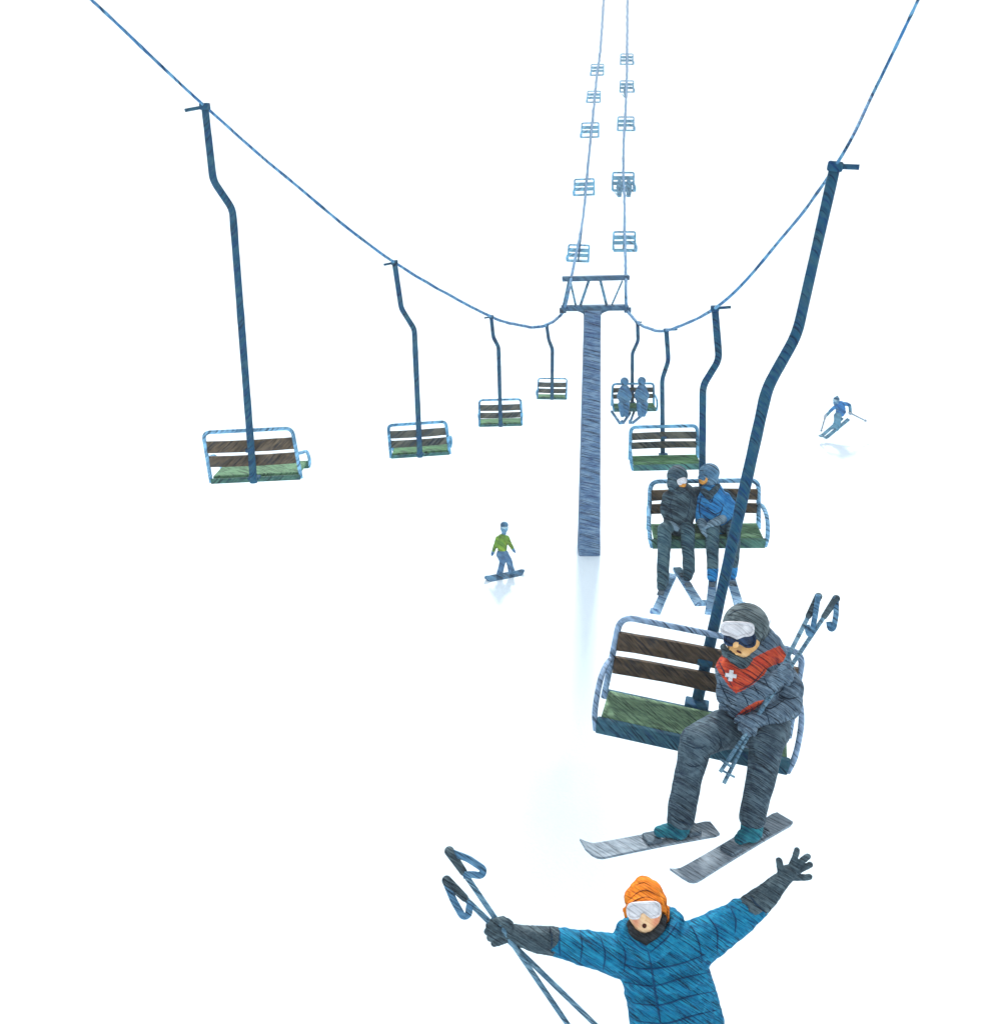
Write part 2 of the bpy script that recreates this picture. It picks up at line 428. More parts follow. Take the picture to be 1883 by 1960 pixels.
for i, (x, y, w, hang_m, lab, roll) in enumerate((
    (1194, 476, 42, 2.4, 'far empty haze-blue chair just above the right end of the tower crossarm', 0),
    (1192, 362, 41, 2.4, 'far haze-blue chair with two tiny riders, second above the crossarm on the right', 0),
    (1197, 248, 31, 2.4, 'far empty haze-blue chair midway up the right far rope', 0),
    (1199, 175, 26, 2.4, 'far haze-blue chair with one tiny rider, second from the top on the right', 0),
    (1199, 122, 24, 2.4, 'topmost tiny haze-blue chair on the right far rope', 0))):
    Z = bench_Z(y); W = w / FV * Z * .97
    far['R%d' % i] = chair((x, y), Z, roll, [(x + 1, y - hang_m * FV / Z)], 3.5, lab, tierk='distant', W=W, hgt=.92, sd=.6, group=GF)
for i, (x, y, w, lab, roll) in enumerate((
    (1106, 499, 40, 'far empty haze-blue chair just above the left end of the tower crossarm', 2),
    (1118, 372, 38, 'far empty haze-blue chair second above the crossarm on the left', -2),
    (1129, 261, 33, 'far empty haze-blue chair midway up the left far rope', -1),
    (1136, 194, 25, 'far empty haze-blue chair second from the top on the left', 0),
    (1143, 142, 24, 'topmost tiny haze-blue chair on the left far rope', -1))):
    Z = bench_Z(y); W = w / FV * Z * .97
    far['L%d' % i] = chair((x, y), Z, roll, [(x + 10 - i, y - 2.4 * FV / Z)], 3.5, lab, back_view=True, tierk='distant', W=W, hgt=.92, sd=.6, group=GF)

# ------------------------------------------------------------------ haul ropes
m_rope = mat('rope_blue', (50, 108, 158), (26, 66, 118), (112, 166, 198), .012, ang=60)
def rope(name, pts, label):
    pts = smooth_path(pts, 26); rad = []
    for i, p in enumerate(pts):
        Z = p.dot(FWD); pxw = 3.3 if Z < 12 else 3.0 if Z < 40 else 2.5
        rad.append(pxw * .92 * Z / FV * (1 + .22 * noise.noise(Vector((i * .31, 0, 2)))))
    pts = [p + Vector((noise.noise(p * 1.1), 0, noise.noise(p * 1.1 + Vector((5, 5, 5))))) * (.0005 * p.dot(FWD)) for p in pts]
    o = MB().tube(pts, rad, 8).build(name, m_rope)
    tag(o, label, 'cable', 'haul ropes of the lift')
def cl(k): return (chairs.get(k) or far.get(k))[1]
tR = [T(1199, 590), T(1197.5, 532)]; tL = [T(1080, 590), T(1093, 532)]
def interp(p, q, x, y):
    return p
C = chairs; F_ = far
rope('haul_rope', [P(1800, -95, 5.2), P(1748, 18, 5.7), P(1672, 175, 6.3), C['R1'][1], P(1492, 460, 9.0), C['R2'][1], C['R3'][1], P(1246, 630, 23), C['R4'][1], P(1203, 598, 33)] + tR + [F_['R0'][1], F_['R1'][1], F_['R2'][1], F_['R3'][1], F_['R4'][1], P(1201, -20, 135), P(1202, -80, 160)], 'right blue haul rope, curving from the top right corner down past the tower')
rope('haul_rope', [P(140, -32, 10.8), P(195, 18, 11.4), C['L1'][1], P(560, 348, 16.5), C['L2'][1], C['L3'][1], P(1000, 623, 30), P(1025, 626, 32), C['L4'][1], P(1068, 608, 35)] + tL + [F_['L0'][1], F_['L1'][1], F_['L2'][1], F_['L3'][1], F_['L4'][1], P(1156, -10, 130), P(1162, -80, 160)], 'left blue haul rope, curving from the top left corner down past the tower')

# ------------------------------------------------------------------ skis, poles
def ski(tail, tip, w, label, material, px, curl=.09, up=Vector((0, 0, 1)), boot=None, group=None, th=.016):
    tail, tip = Vector(tail), Vector(tip); ax = tip - tail; ln = ax.length; d = ax.normalized()
    side = d.cross(up).normalized(); nn = side.cross(d).normalized()
    root = empty('ski', (tail + tip) / 2, label, 'ski', group); vs = []; fs = []; n = 26
    for i in range(n + 1):
        u = i / n; c = tail + d * (ln * u)
        k = max(0, (u - .86) / .14); c += nn * (curl * k * k)
        ww = w * (.5 + .06 * abs(2 * u - 1) ** 2) * (1 if u < .93 else 1 - .35 * ((u - .93) / .07) ** 2) * (1 if u > .02 else .85)
        for a, b_ in ((-ww, -th / 2), (ww, -th / 2), (ww, th / 2), (-ww, th / 2)): vs.append(c + side * a + nn * b_)
    for i in range(n):
        for j in range(4):
            j2 = (j + 1) % 4; fs.append((i * 4 + j, i * 4 + j2, (i + 1) * 4 + j2, (i + 1) * 4 + j))
    fs += [(3, 2, 1, 0), tuple(n * 4 + j for j in range(4))]
    mb = MB(); mb.add(vs, fs); mb.build('board', material, root, smooth=False)
    if boot is not None:
        mb = MB(); b0 = Vector(boot)
        Mx = Matrix((side, d, nn)).transposed().to_4x4()
        mb.box((w * .75, .09, .03), M=Matrix.Translation(b0 + d * .13 + nn * .022) @ Mx, bev=.008)
        mb.build('toe_binding', M_['bind'], root, smooth=False); mb = MB()
        mb.box((w * .75, .08, .035), M=Matrix.Translation(b0 - d * .13 + nn * .024) @ Mx, bev=.008)
        mb.build('heel_binding', M_['bind'], root, smooth=False)
    return root
def pole(top, bot, r, label, px, group=None, grip_len=.13, basket=True, strap=None, mat_=None, gmat=None, bask=.045, bpos=.93):
    top, bot = Vector(top), Vector(bot); d = (bot - top).normalized(); ln = (bot - top).length
    root = empty('ski_pole', bot, label, 'ski pole', group)
    pts = [top + d * (grip_len * .5) + d * ((ln - grip_len * .5) * i / 20) for i in range(21)]
    MB().tube(pts, [r * (1 - .15 * i / 20) for i in range(21)], 10, wob=.1).build('shaft', mat_ or M_['pole'], root)
    g = MB().capsule(top + d * .01, top + d * grip_len, r * 1.7, r * 1.35); g.capsule(top + d * .0, top + d * .02, r * 1.75, r * 1.6)
    g.build('grip', gmat or M_['dkslate'], root)
    if basket:
        c = top + d * (ln * bpos); a = d.orthogonal().normalized(); b_ = d.cross(a)
        ring = [c + (a * math.cos(t * math.pi / 8) + b_ * math.sin(t * math.pi / 8)) * bask for t in range(17)]
        mb = MB().tube(ring, r * .45, 6); mb.tube([c - a * bask, c + a * bask], r * .4, 6); mb.tube([c - b_ * bask, c + b_ * bask], r * .4, 6)
        mb.build('basket', mat_ or M_['pole'], root)
    if strap:
        MB().tube(round_corners(strap, .02, 4), strap_w(r), 8, flat=.22, nref=TW).build('strap', gmat and M_['strap'] or M_['strap'], root)
    return root
def strap_w(r): return r * 1.25
M_ = {}
M_['slate'] = mat('slate_cloth', (80, 102, 122), (30, 48, 74), (124, 148, 166), .0034)
M_['trouser'] = mat('trouser_cloth', (56, 74, 86), (26, 44, 74), (96, 118, 130), .0034)
M_['dkslate'] = mat('dark_slate', (56, 74, 84), (28, 44, 62), (96, 116, 124), .0034)
M_['pole'] = mat('pole_steel', (84, 124, 150), (40, 74, 104), (138, 176, 196), .003)
M_['strap'] = mat('strap_blue', (70, 118, 154), (36, 66, 100), (110, 156, 188), .003)
M_['ski'] = mat('ski_pale', (138, 154, 166), (92, 110, 126), (160, 174, 186), .0036, amt=.7)
M_['skiblue'] = mat('ski_blue', (116, 156, 186), (62, 102, 168), (150, 184, 206), .007)
M_['helmet'] = mat('helmet_grey', (84, 98, 102), (42, 56, 66), (118, 134, 138), .0034)
M_['bind'] = mat('binding_grey', (92, 110, 124), (44, 60, 76), (120, 138, 150), .0034)
M_['white'] = mat('goggle_white', (214, 216, 222), (164, 170, 182), (240, 240, 244), .0034, amt=.35)
M_['lens'] = mat('lens_dark', (30, 48, 76), (18, 26, 44), (48, 76, 112), .0034, rough=.35)
M_['skin'] = mat('skin_warm', (236, 182, 116), (206, 140, 72), (248, 206, 150), .0034, amt=.3, ink=(190, 120, 60))
M_['black'] = mat('black_wool', (38, 42, 46), (16, 20, 26), (66, 74, 80), .0028)
M_['seam'] = mat('dark_seam', (30, 48, 66), (16, 26, 40), (44, 70, 92), .004)
M_['mouth'] = mat('mouth_dark', (74, 34, 24), (40, 16, 12), (104, 54, 40), .003)
M_['red'] = mat('red_panel', (196, 66, 46), (128, 40, 70), (216, 96, 58), .0034)
M_['teal'] = mat('boot_teal', (30, 104, 122), (18, 66, 104), (48, 134, 146), .0034)
M_['jacket'] = mat('jacket_blue', (0, 108, 150), (0, 54, 112), (30, 146, 184), .0030)
M_['bseam'] = mat('jacket_seam', (6, 70, 112), (8, 44, 76), (14, 92, 136), .003)
M_['orange'] = mat('orange_knit', (220, 118, 24), (186, 84, 16), (236, 144, 40), .0030, amt=.7)
M_['oseam'] = mat('orange_fold', (150, 76, 20), (100, 50, 20), (190, 100, 24), .003)

# ------------------------------------------------------------------ foreground man with raised arms
def hand_blob(F, wrist, palm, fingers, thumb, pr=15, fr=7.2, wr=18):
    F.cap(wrist, palm, wr, pr); F.ell(palm, pr * 1.15, pr * 1.1, pr * .75)
    for f in fingers: F.chain(f, [fr, fr * .96, fr * .86][:len(f)])
    F.chain(thumb, [fr * 1.15, fr, fr * .9][:len(thumb)])

F = Fig(5.5); s5 = F.s
man = empty('person', P(1310, 1990, 5.5) + Vector((0, 0, -1.0)), 'cheering person in orange hat and blue puffer jacket, arms flung wide', 'person')
man.location = Vector((P(1310, 1990, 5.5).x, P(1310, 1990, 5.5).y, KNOLL_Z)); man.matrix_world = Matrix.Translation(man.location)
F.new()
for (cx, cy, hx, ht) in ((1248, 1822, 62, 46), (1262, 1838, 76, 56), (1272, 1868, 86, 60), (1276, 1900, 82, 62), (1284, 1932, 83, 63), (1293, 1964, 88, 65), (1301, 1996, 92, 66), (1308, 2028, 94, 68), (1313, 2060, 92, 68)):
    F.ell((cx, cy, 0), hx, 26, ht, roll=6)
F.mb.ellipsoid(F.p(1290, 1945, -2), [RT * 84 * s5, UP * 150 * s5, TW * 60 * s5])
F.chain([(1222, 1862, 0), (1232, 1907, 0), (1238, 1955, 0), (1244, 2020, 0)], [34, 34, 34, 34])
F.chain([(1322, 1852, 0), (1339, 1907, 0), (1351, 1950, 0), (1361, 2015, 0)], [34, 34, 34, 34])
F.chain([(1215, 1836, 0), (1160, 1824, 2), (1105, 1812, 6), (1056, 1803, 10)], [40, 36, 31, 26])
F.chain([(1196, 1846, 0), (1150, 1828, 3)], [30, 30])
F.chain([(1300, 1818, 0), (1352, 1796, 2), (1400, 1766, 6), (1448, 1734, 10)], [46, 41, 34, 25])
F.chain([(1318, 1834, 0), (1352, 1806, 0)], [38, 32])
for x, y, r_ in ((1178, 1829, 38), (1130, 1817, 35), (1085, 1808, 31)): F.ell((x, y, 4), 20, r_, r_, roll=12)
for x, y, r_ in ((1340, 1802, 43), (1378, 1780, 39), (1420, 1752, 32)): F.ell((x, y, 4), 19, r_, r_, roll=-30 + 60)
# collar
col = [(1200, 1790, 24), (1192, 1776, -4), (1210, 1764, -34), (1250, 1752, -44), (1284, 1750, -28), (1296, 1760, 0), (1284, 1786, 28), (1258, 1806, 44), (1240, 1818, 50), (1218, 1808, 42), (1200, 1790, 24)]
F.chain(col, [13] * 11); F.chain([(x + (1243 - x) * -.06, y + 14, t) for x, y, t in col], [15] * 11)
jac, bv = fuse(F.mb, 'jacket', M_['jacket'], man, .0075, 5, .006, 14)
mb = MB()
for ln in ([(1196, 1846), (1236, 1856), (1300, 1846), (1352, 1826)], [(1192, 1880), (1250, 1888), (1310, 1872), (1358, 1862)],
           [(1200, 1918), (1260, 1925), (1320, 1908), (1372, 1897)], [(1204, 1952), (1270, 1960), (1330, 1944), (1382, 1932)],
           [(1072, 1784), (1070, 1806), (1072, 1830)], [(1110, 1784), (1114, 1812), (1110, 1844)], [(1148, 1792), (1158, 1826), (1154, 1858)], [(1182, 1800), (1196, 1822), (1194, 1862)],
           [(1398, 1738), (1408, 1762), (1406, 1788)], [(1356, 1756), (1372, 1782), (1372, 1824)], [(1322, 1772), (1336, 1800), (1344, 1842)],
           [(1200, 1790), (1222, 1812), (1240, 1822)], [(1296, 1766), (1276, 1796), (1244, 1824)], [(1216, 1796), (1228, 1808), (1238, 1812)]):
    drape(mb, bv, ln, 1.9 * s5, lift=-.0008)
drape(mb, bv, [(1240, 1822), (1246, 1850), (1254, 1900), (1262, 1948), (1266, 1985)], 2.3 * s5, lift=.001)
mb.build('seam', M_['bseam'], man)
# head
HC = F.p(1234, 1755, 24)
man_skin = mat('skin_rosy', (250, 208, 160), (222, 164, 116), (254, 224, 184), .003, amt=.25, ink=(206, 140, 90),
               cheeks=[(tuple(F.p(1212, 1765, 44) - man.location), .05, (226, 110, 84)), (tuple(F.p(1256, 1763, 44) - man.location), .05, (226, 110, 84))])
F.new(); F.ell((1234, 1746, 14), 32, 40, 38, roll=-3); F.ell((1233, 1767, 27), 22, 20, 23); F.cap((1236, 1780, 6), (1242, 1812, 0), 20, 24)
F.ell((1231, 1756, 62), 5.4, 5.4, 9); F.cap((1232, 1740, 48), (1231, 1754, 64), 3.6, 4.8)
F.ell((1233, 1778, 48), 6, 3, 3); F.ell((1233, 1768, 49), 6, 2.4, 3)
F.ell((1269, 1752, 6), 4, 9, 6)
body, hb = fuse(F.mb, 'body', man_skin, man, .004, 3)
F.new(); F.ell((1233, 1772.5, 51), 4.2, 4.6, 3); fuse(F.mb, 'mouth', M_['mouth'], man, .0015, 1)
# neck gaiter / dark hair round the jaw
F.new()
gp = [(1205, 1768, 20), (1209, 1782, 36), (1221, 1793, 46), (1236, 1797, 49), (1252, 1790, 44), (1263, 1776, 36), (1268, 1758, 26), (1268, 1762, -10), (1240, 1770, -30), (1210, 1770, -14), (1205, 1768, 20)]
F.chain(gp, [6, 7, 8, 9, 9, 9, 8, 9, 9, 8, 6]); F.chain([(x + (1240 - x) * .12, y + 13, t * .95) for x, y, t in gp], [10] * 11)
F.cap((1238, 1800, 18), (1241, 1818, 26), 20, 18)
fuse(F.mb, 'neck_warmer', M_['black'], man, .005, 2, .003, 60)
# hat
F.new(); F.ell((1235, 1722, 10), 41, 28, 45, roll=-4); F.ell((1236, 1708, 6), 33, 24, 36); F.ell((1233, 1697, 2), 21, 19, 23); F.ell((1230, 1687, 0), 13, 9.5, 13)
F.chain([(1196, 1744, 26), (1208, 1731, 42), (1234, 1725, 50), (1258, 1729, 42), (1273, 1742, 22)], [5, 6.5, 7, 6.5, 6])
F.chain([(1273, 1740, 18), (1275, 1762, 4)], [8, 6]); F.chain([(1196, 1742, 22), (1198, 1756, 10)], [5, 3])
hat, hv = fuse(F.mb, 'hat', M_['orange'], man, .0045, 5, .0025, 22)
mb = MB()
drape(mb, hv, [(1205, 1722), (1222, 1708), (1240, 1705), (1264, 1718)], 1.2 * s5)
drape(mb, hv, [(1219, 1694), (1232, 1690), (1246, 1697)], 1.1 * s5)
drape(mb, hv, [(1200, 1738), (1216, 1724), (1240, 1718), (1268, 1732)], 1.5 * s5)
drape(mb, hv, [(1270, 1724), (1277, 1742), (1276, 1760)], 1.3 * s5)
mb.build('hat_fold', M_['oseam'], man)
# goggles: bent lens shell with frame
def goggles(F, parent, c, w, h, dip, t, frame_m, lens_m, strap=None, roll=0, bend=.35, th=5, side=None, name='goggles'):
    """lens shell over the eyes with a nose notch, a thick frame and an elastic strap"""
    def outline(k, grow):
        a = 2 * math.pi * k / 40; x = math.copysign(abs(math.cos(a)) ** .45, math.cos(a)) * (w + grow); y = math.copysign(abs(math.sin(a)) ** .6, math.sin(a)) * (h + grow)
        if y < 0: y += dip * math.exp(-(x / (w * .22)) ** 2)
        cr, sr = math.cos(R(roll)), math.sin(R(roll))
        return (c[0] + x * cr - y * sr, c[1] - (x * sr + y * cr), t - bend * x * x / w)
    rim = [F.p(*outline(k, 0)) for k in range(40)]
    rimo = [F.p(*outline(k, 0)) for k in range(40)] + [F.p(*outline(0, 0))]
    vs = rim + [F.p(c[0], c[1] , t + 3)]
    inner = []
    for k in range(40):
        q = outline(k, 0); inner.append(F.p(c[0] + (q[0] - c[0]) * .55, c[1] + (q[1] - c[1]) * .55, t + 2.5 - bend * ((q[0] - c[0]) * .55) ** 2 / w))
    vs = rim + inner + [F.p(c[0], c[1], t + 4)]
    fs = [(k, (k + 1) % 40, 40 + (k + 1) % 40, 40 + k) for k in range(40)] + [(40 + k, 40 + (k + 1) % 40, 80) for k in range(40)]
    back = [v + FWD * (8 * F.s) for v in rim]; n0 = len(vs); vs += back
    fs += [((k + 1) % 40, k, n0 + k, n0 + (k + 1) % 40) for k in range(40)]; fs.append(tuple(n0 + k for k in range(40)))
    g = link_mesh(name, vs, fs, lens_m, parent)
    def sub(n, mb, m):
        o = mb.build(n, m); o.data.transform(Matrix.Translation(-parent.matrix_basis.translation)); o.parent = g; return o
    sub('frame', MB().tube(rimo, th * F.s * .5, 8), frame_m)
    if strap:
        sub('strap', MB().tube(smooth_path([F.p(*q) for q in strap], 6), th * F.s * 1.3, 8, flat=.3, nref=None), side or frame_m)
    return g
goggles(F, man, (1232, 1743), 31, 14.5, 10, 62, M_['white'], M_['white'], [(1262, 1744, 36), (1272, 1742, 18), (1278, 1740, -6), (1262, 1736, -34)], roll=4, side=M_['lens'])
# gloves and hands
F.new()
F.chain([(1440, 1738, 10), (1466, 1716, 12), (1490, 1690, 14)], [27, 23, 17])
hand_blob(F, (1488, 1694, 14), (1508, 1672, 16), [[(1514, 1662, 16), (1521, 1642, 18), (1525, 1628, 19)], [(1520, 1664, 16), (1536, 1647, 18), (1546, 1640, 20)], [(1522, 1670, 16), (1540, 1660, 17), (1550, 1656, 18)], [(1518, 1680, 14), (1536, 1680, 15), (1549, 1679, 15)]],
          [(1496, 1676, 18), (1493, 1660, 22), (1491, 1647, 22)], 15, 6.6, 16)
gl, gb = fuse(F.mb, 'glove', M_['dkslate'], man, .0036, 2, .0025, 40)
F.new()
F.chain([(1058, 1802, 10), (1030, 1799, 12), (996, 1792, 14)], [27, 25, 20]); F.chain([(996, 1792, 14), (968, 1784, 16)], [20, 17])
F.ell((956, 1780, 14), 20, 19, 15)
for f in ([(962, 1764, 20), (945, 1764, 30), (936, 1772, 22)], [(960, 1774, 26), (942, 1776, 34), (933, 1784, 24)], [(962, 1786, 26), (946, 1790, 34), (938, 1796, 24)], [(968, 1798, 22), (954, 1803, 30), (946, 1806, 22)]):
    F.chain(f, [8, 7.6, 7])
F.chain([(974, 1770, 24), (962, 1762, 34), (950, 1764, 40)], [9, 8, 7])
fuse(F.mb, 'glove', M_['dkslate'], man, .0036, 2, .0025, 40)
mb = MB(); mb.tube([F.p(1052, 1776, 20), F.p(1056, 1790, 36), F.p(1056, 1808, 38), F.p(1051, 1828, 22)], 1.6 * s5, 6)
drape(mb, gb, [(1435, 1715), (1448, 1732), (1466, 1748)], 2.2 * s5); mb.build('cuff_line', M_['seam'], man)
# legs, boots below the frame
hips = F.p(1314, 2062, 0); mb = MB()
for sx in (-1, 1):
    a = hips + Vector((sx * .1, 0, 0)); k_ = a + Vector((sx * .05, -.02, 0)); k_.z = (hips.z + KNOLL_Z) / 2 + .03; f_ = Vector((a.x + sx * .07, a.y + .02, KNOLL_Z + .14))
    mb.capsule(a, k_, .115, .09); mb.capsule(k_, f_, .09, .085)
    bt = MB().capsule(Vector((f_.x, f_.y + .03, KNOLL_Z + .12)), Vector((f_.x, f_.y - .16, KNOLL_Z + .09)), .065, .055); bt.capsule(f_, Vector((f_.x, f_.y + .02, KNOLL_Z + .1)), .07, .07)
    fuse(bt, 'boot', M_['teal'], man, .01, 2)
    ski((f_.x, f_.y + .75, KNOLL_Z + .02), (f_.x + sx * .08, f_.y - .95, KNOLL_Z + .02), .085, ('left' if sx < 0 else 'right') + ' ski under the boots of the person with the orange hat', M_['ski'], .003, boot=(f_.x, f_.y - .05, KNOLL_Z + .02), group='skis of the person in the orange hat')
mb.capsule(hips + Vector((-.09, 0, .05)), hips + Vector((.09, 0, .05)), .15, .15)
fuse(mb, 'trousers', M_['trouser'], man, .014, 4, .008, 12)
gg = 'ski poles in the cheering person\'s glove'
def to_ground(F, a, b, length):
    return a + (b - a).normalized() * (length + .45)
a = F.p(860, 1630, 42); b_ = F.p(1080, 1952, 14)
pole(a, to_ground(F, a, b_, 1.3), 5.4 * s5, 'upper of the two poles in the gloved fist, blue strap sticking out right', .003, gg, strap=[F.p(858, 1630, 44), F.p(896, 1644, 48), F.p(926, 1664, 50), F.p(922, 1677, 50), F.p(902, 1674, 48), F.p(886, 1676, 44)])
a = F.p(855, 1686, 34); b_ = F.p(1129, 1952, 0)
pole(a, to_ground(F, a, b_, 1.3), 5.4 * s5, 'lower of the two poles in the gloved fist, strap hanging beside its grip', .003, gg, strap=[F.p(854, 1690, 36), F.p(868, 1724, 40), F.p(886, 1756, 42), F.p(897, 1752, 42), F.p(898, 1736, 40), F.p(902, 1728, 38)])

# ------------------------------------------------------------------ patrol rider on the nearest chair
F = Fig(6.35); s6 = F.s
rd = empty('person', F.p(1440, 1400, 0), 'seated skier in grey jacket with red chest panel, helmet and white goggles, hugging ski poles', 'person')
F.new()
F.chain([(1436, 1272, 18), (1434, 1310, 12), (1440, 1350, 0), (1450, 1382, -6)], [52, 56, 54, 54])
F.ell((1407, 1288, 18), 38, 42, 38); F.ell((1468, 1278, 12), 38, 36, 36); F.cap((1446, 1232, 6), (1452, 1266, 10), 42, 44)
F.chain([(1474, 1232, 0), (1488, 1268, 6)], [22, 26])
F.chain([(1396, 1296, 18), (1396, 1330, 30), (1410, 1352, 40)], [24, 25, 24])
F.chain([(1410, 1350, 42), (1446, 1326, 66), (1482, 1303, 74)], [22, 20, 17])
F.chain([(1492, 1284, 6), (1510, 1316, 12), (1508, 1352, 22)], [25, 27, 25])
F.chain([(1508, 1352, 24), (1478, 1368, 52), (1448, 1378, 62)], [23, 21, 17])
F.ell((1400, 1356, 12), 24, 26, 26)
for (x, y) in ((1496, 1292), (1507, 1314), (1509, 1338)): F.ell((x, y, 10), 28, 14, 28, roll=-10)
RED = [(1366, 1240), (1364, 1262), (1374, 1284), (1396, 1316), (1408, 1327), (1418, 1324), (1442, 1309), (1462, 1292), (1470, 1278), (1510, 1262), (1492, 1236), (1460, 1250), (1430, 1266), (1412, 1266), (1395, 1258), (1382, 1240)]
RED2 = [(1404, 1374), (1424, 1356), (1446, 1343), (1462, 1340), (1462, 1346), (1440, 1360), (1420, 1370)]
def cls(pxy, c):
    q = c.dot(FWD)
    return 1 if (inside(pxy, RED) and q < 6.42 and pxy[1] < 1330) or (inside(pxy, RED2)) else 0
jac, bv = fuse(F.mb, 'jacket', [M_['slate'], M_['red']], rd, .0058, 4, .006, 15, classify=cls)
mb = MB()
for ln in ([(1374, 1262), (1384, 1284), (1402, 1316)], [(1412, 1322), (1440, 1308), (1464, 1280)], [(1376, 1300), (1386, 1326), (1400, 1350)], [(1418, 1324), (1428, 1340), (1432, 1352)],
           [(1442, 1312), (1452, 1330)], [(1462, 1298), (1472, 1318)], [(1484, 1268), (1494, 1276), (1508, 1290)], [(1490, 1300), (1506, 1308), (1524, 1306)], [(1490, 1330), (1508, 1338), (1528, 1334)],
           [(1456, 1352), (1476, 1356), (1500, 1340)], [(1470, 1330), (1486, 1328), (1500, 1318)], [(1388, 1372), (1410, 1372), (1428, 1362), (1462, 1346)], [(1464, 1360), (1470, 1376), (1472, 1388)], [(1380, 1340), (1400, 1362), (1420, 1376)]):
    drape(mb, bv, ln, 1.25 * s6)
mb.build('seam', M_['seam'], rd)
# white cross badge on the chest, moulded to the cloth
cx, cy, a_, b2 = 1398, 1293, 10.5, 3.6
cp = [(-b2, a_), (b2, a_), (b2, b2), (a_, b2), (a_, -b2), (b2, -b2), (b2, -a_), (-b2, -a_), (-b2, -b2), (-a_, -b2), (-a_, b2), (-b2, b2)]
cr = R(8); fv = []
for (x, y) in cp + [(0, 0)]:
    xx = cx + x * math.cos(cr) - y * math.sin(cr); yy = cy + x * math.sin(cr) + y * math.cos(cr)
    h = bv.ray_cast(Vector((0, 0, 0)), ray(xx, yy).normalized()); q = h[0] if h[0] else F.p(xx, yy, 40)
    fv.append(q)
nn_ = TW
top_ = [v + nn_ * .012 for v in fv]; bot_ = [v - nn_ * .012 for v in fv]
fs = [(k, (k + 1) % 12, 12) for k in range(12)] + [((k + 1) % 12, k, 13 + k, 13 + (k + 1) % 12) for k in range(12)]
link_mesh('cross_badge', top_ + bot_, fs, M_['white'], rd, smooth=False)
# head: tilted down and to the left
F.new(); F.ell((1420, 1218, 34), 33, 42, 38, roll=8); F.ell((1417, 1244, 50), 21, 18, 20); F.cap((1428, 1240, 20), (1440, 1270, 10), 24, 30)
F.cap((1411, 1222, 70), (1408, 1235, 80), 4, 5.4); F.ell((1406, 1237, 78), 4.5, 3.6, 4)
F.ell((1413, 1251, 70), 7, 3.6, 4)
fuse(F.mb, 'body', M_['skin'], rd, .004, 3)
F.new(); F.ell((1414, 1248, 72), 5.5, 2.2, 3, roll=-30); fuse(F.mb, 'mouth', M_['mouth'], rd, .0018, 1)
F.new(); F.ell((1427, 1196, 28), 43, 42, 47, roll=6); F.ell((1440, 1214, 10), 34, 40, 38)
F.chain([(1384, 1206, 44), (1400, 1198, 66), (1424, 1196, 74), (1450, 1204, 62)], [6, 7, 7, 7])
hm, hv = fuse(F.mb, 'helmet', M_['helmet'], rd, .005, 3)
mb = MB(); drape(mb, hv, [(1392, 1180), (1412, 1168), (1440, 1168)], .9 * s6); drape(mb, hv, [(1462, 1215), (1454, 1234), (1452, 1250)], 1.3 * s6); drape(mb, hv, [(1470, 1208), (1468, 1232), (1462, 1250)], 1.2 * s6); mb.build('helmet_strap', M_['seam'], rd)
F.new()
gp = [(1398, 1254, 54), (1406, 1262, 62), (1420, 1270, 62), (1438, 1262, 54), (1454, 1246, 34), (1462, 1228, 14)]
F.chain(gp, [9, 10, 11, 11, 12, 12]); F.chain([(1396, 1250, 40), (1402, 1260, 36), (1422, 1268, 44), (1450, 1258, 36)], [9, 10, 12, 14])
F.chain([(1384, 1238, 40), (1390, 1252, 46)], [6, 8])
fuse(F.mb, 'neck_warmer', M_['dkslate'], rd, .0055, 2, .003, 50)
goggles(F, rd, (1416, 1224), 29, 13, 6, 79, M_['lens'], M_['lens'], None, roll=-5, name='dark_lens')
goggles(F, rd, (1411, 1204), 30, 11.5, -6, 84, M_['white'], M_['white'], [(1438, 1206, 68), (1452, 1202, 58), (1464, 1197, 42), (1471, 1193, 20), (1472, 1190, -4)], roll=-3, th=6)
# gloves
F.new(); F.chain([(1478, 1304, 74), (1494, 1294, 80)], [15, 14]); F.ell((1498, 1291, 82), 13, 12, 10)
for f in ([(1496, 1282, 88), (1508, 1276, 94), (1513, 1284, 90)], [(1500, 1288, 92), (1512, 1284, 96), (1516, 1292, 90)], [(1500, 1296, 92), (1511, 1293, 96), (1514, 1301, 90)], [(1496, 1303, 90), (1506, 1302, 94), (1508, 1308, 88)], [(1490, 1284, 86), (1498, 1276, 96), (1504, 1274, 100)]):
    F.chain(f, [5.4, 5.2, 4.8])
fuse(F.mb, 'glove', M_['slate'], rd, .004, 2, .002, 40)
F.new(); F.chain([(1452, 1378, 68), (1438, 1381, 74)], [15, 14]); F.ell((1434, 1382, 76), 14, 13, 10)
for f in ([(1426, 1380, 72), (1418, 1386, 80), (1416, 1394, 76)], [(1430, 1386, 76), (1424, 1394, 84), (1424, 1402, 80)], [(1438, 1388, 76), (1434, 1398, 84), (1434, 1406, 80)], [(1446, 1388, 74), (1444, 1398, 80), (1444, 1405, 76)], [(1426, 1374, 72), (1414, 1374, 80), (1408, 1380, 84)]):
    F.chain(f, [5.6, 5.2, 4.8])
fuse(F.mb, 'glove', M_['slate'], rd, .004, 2, .002, 40)
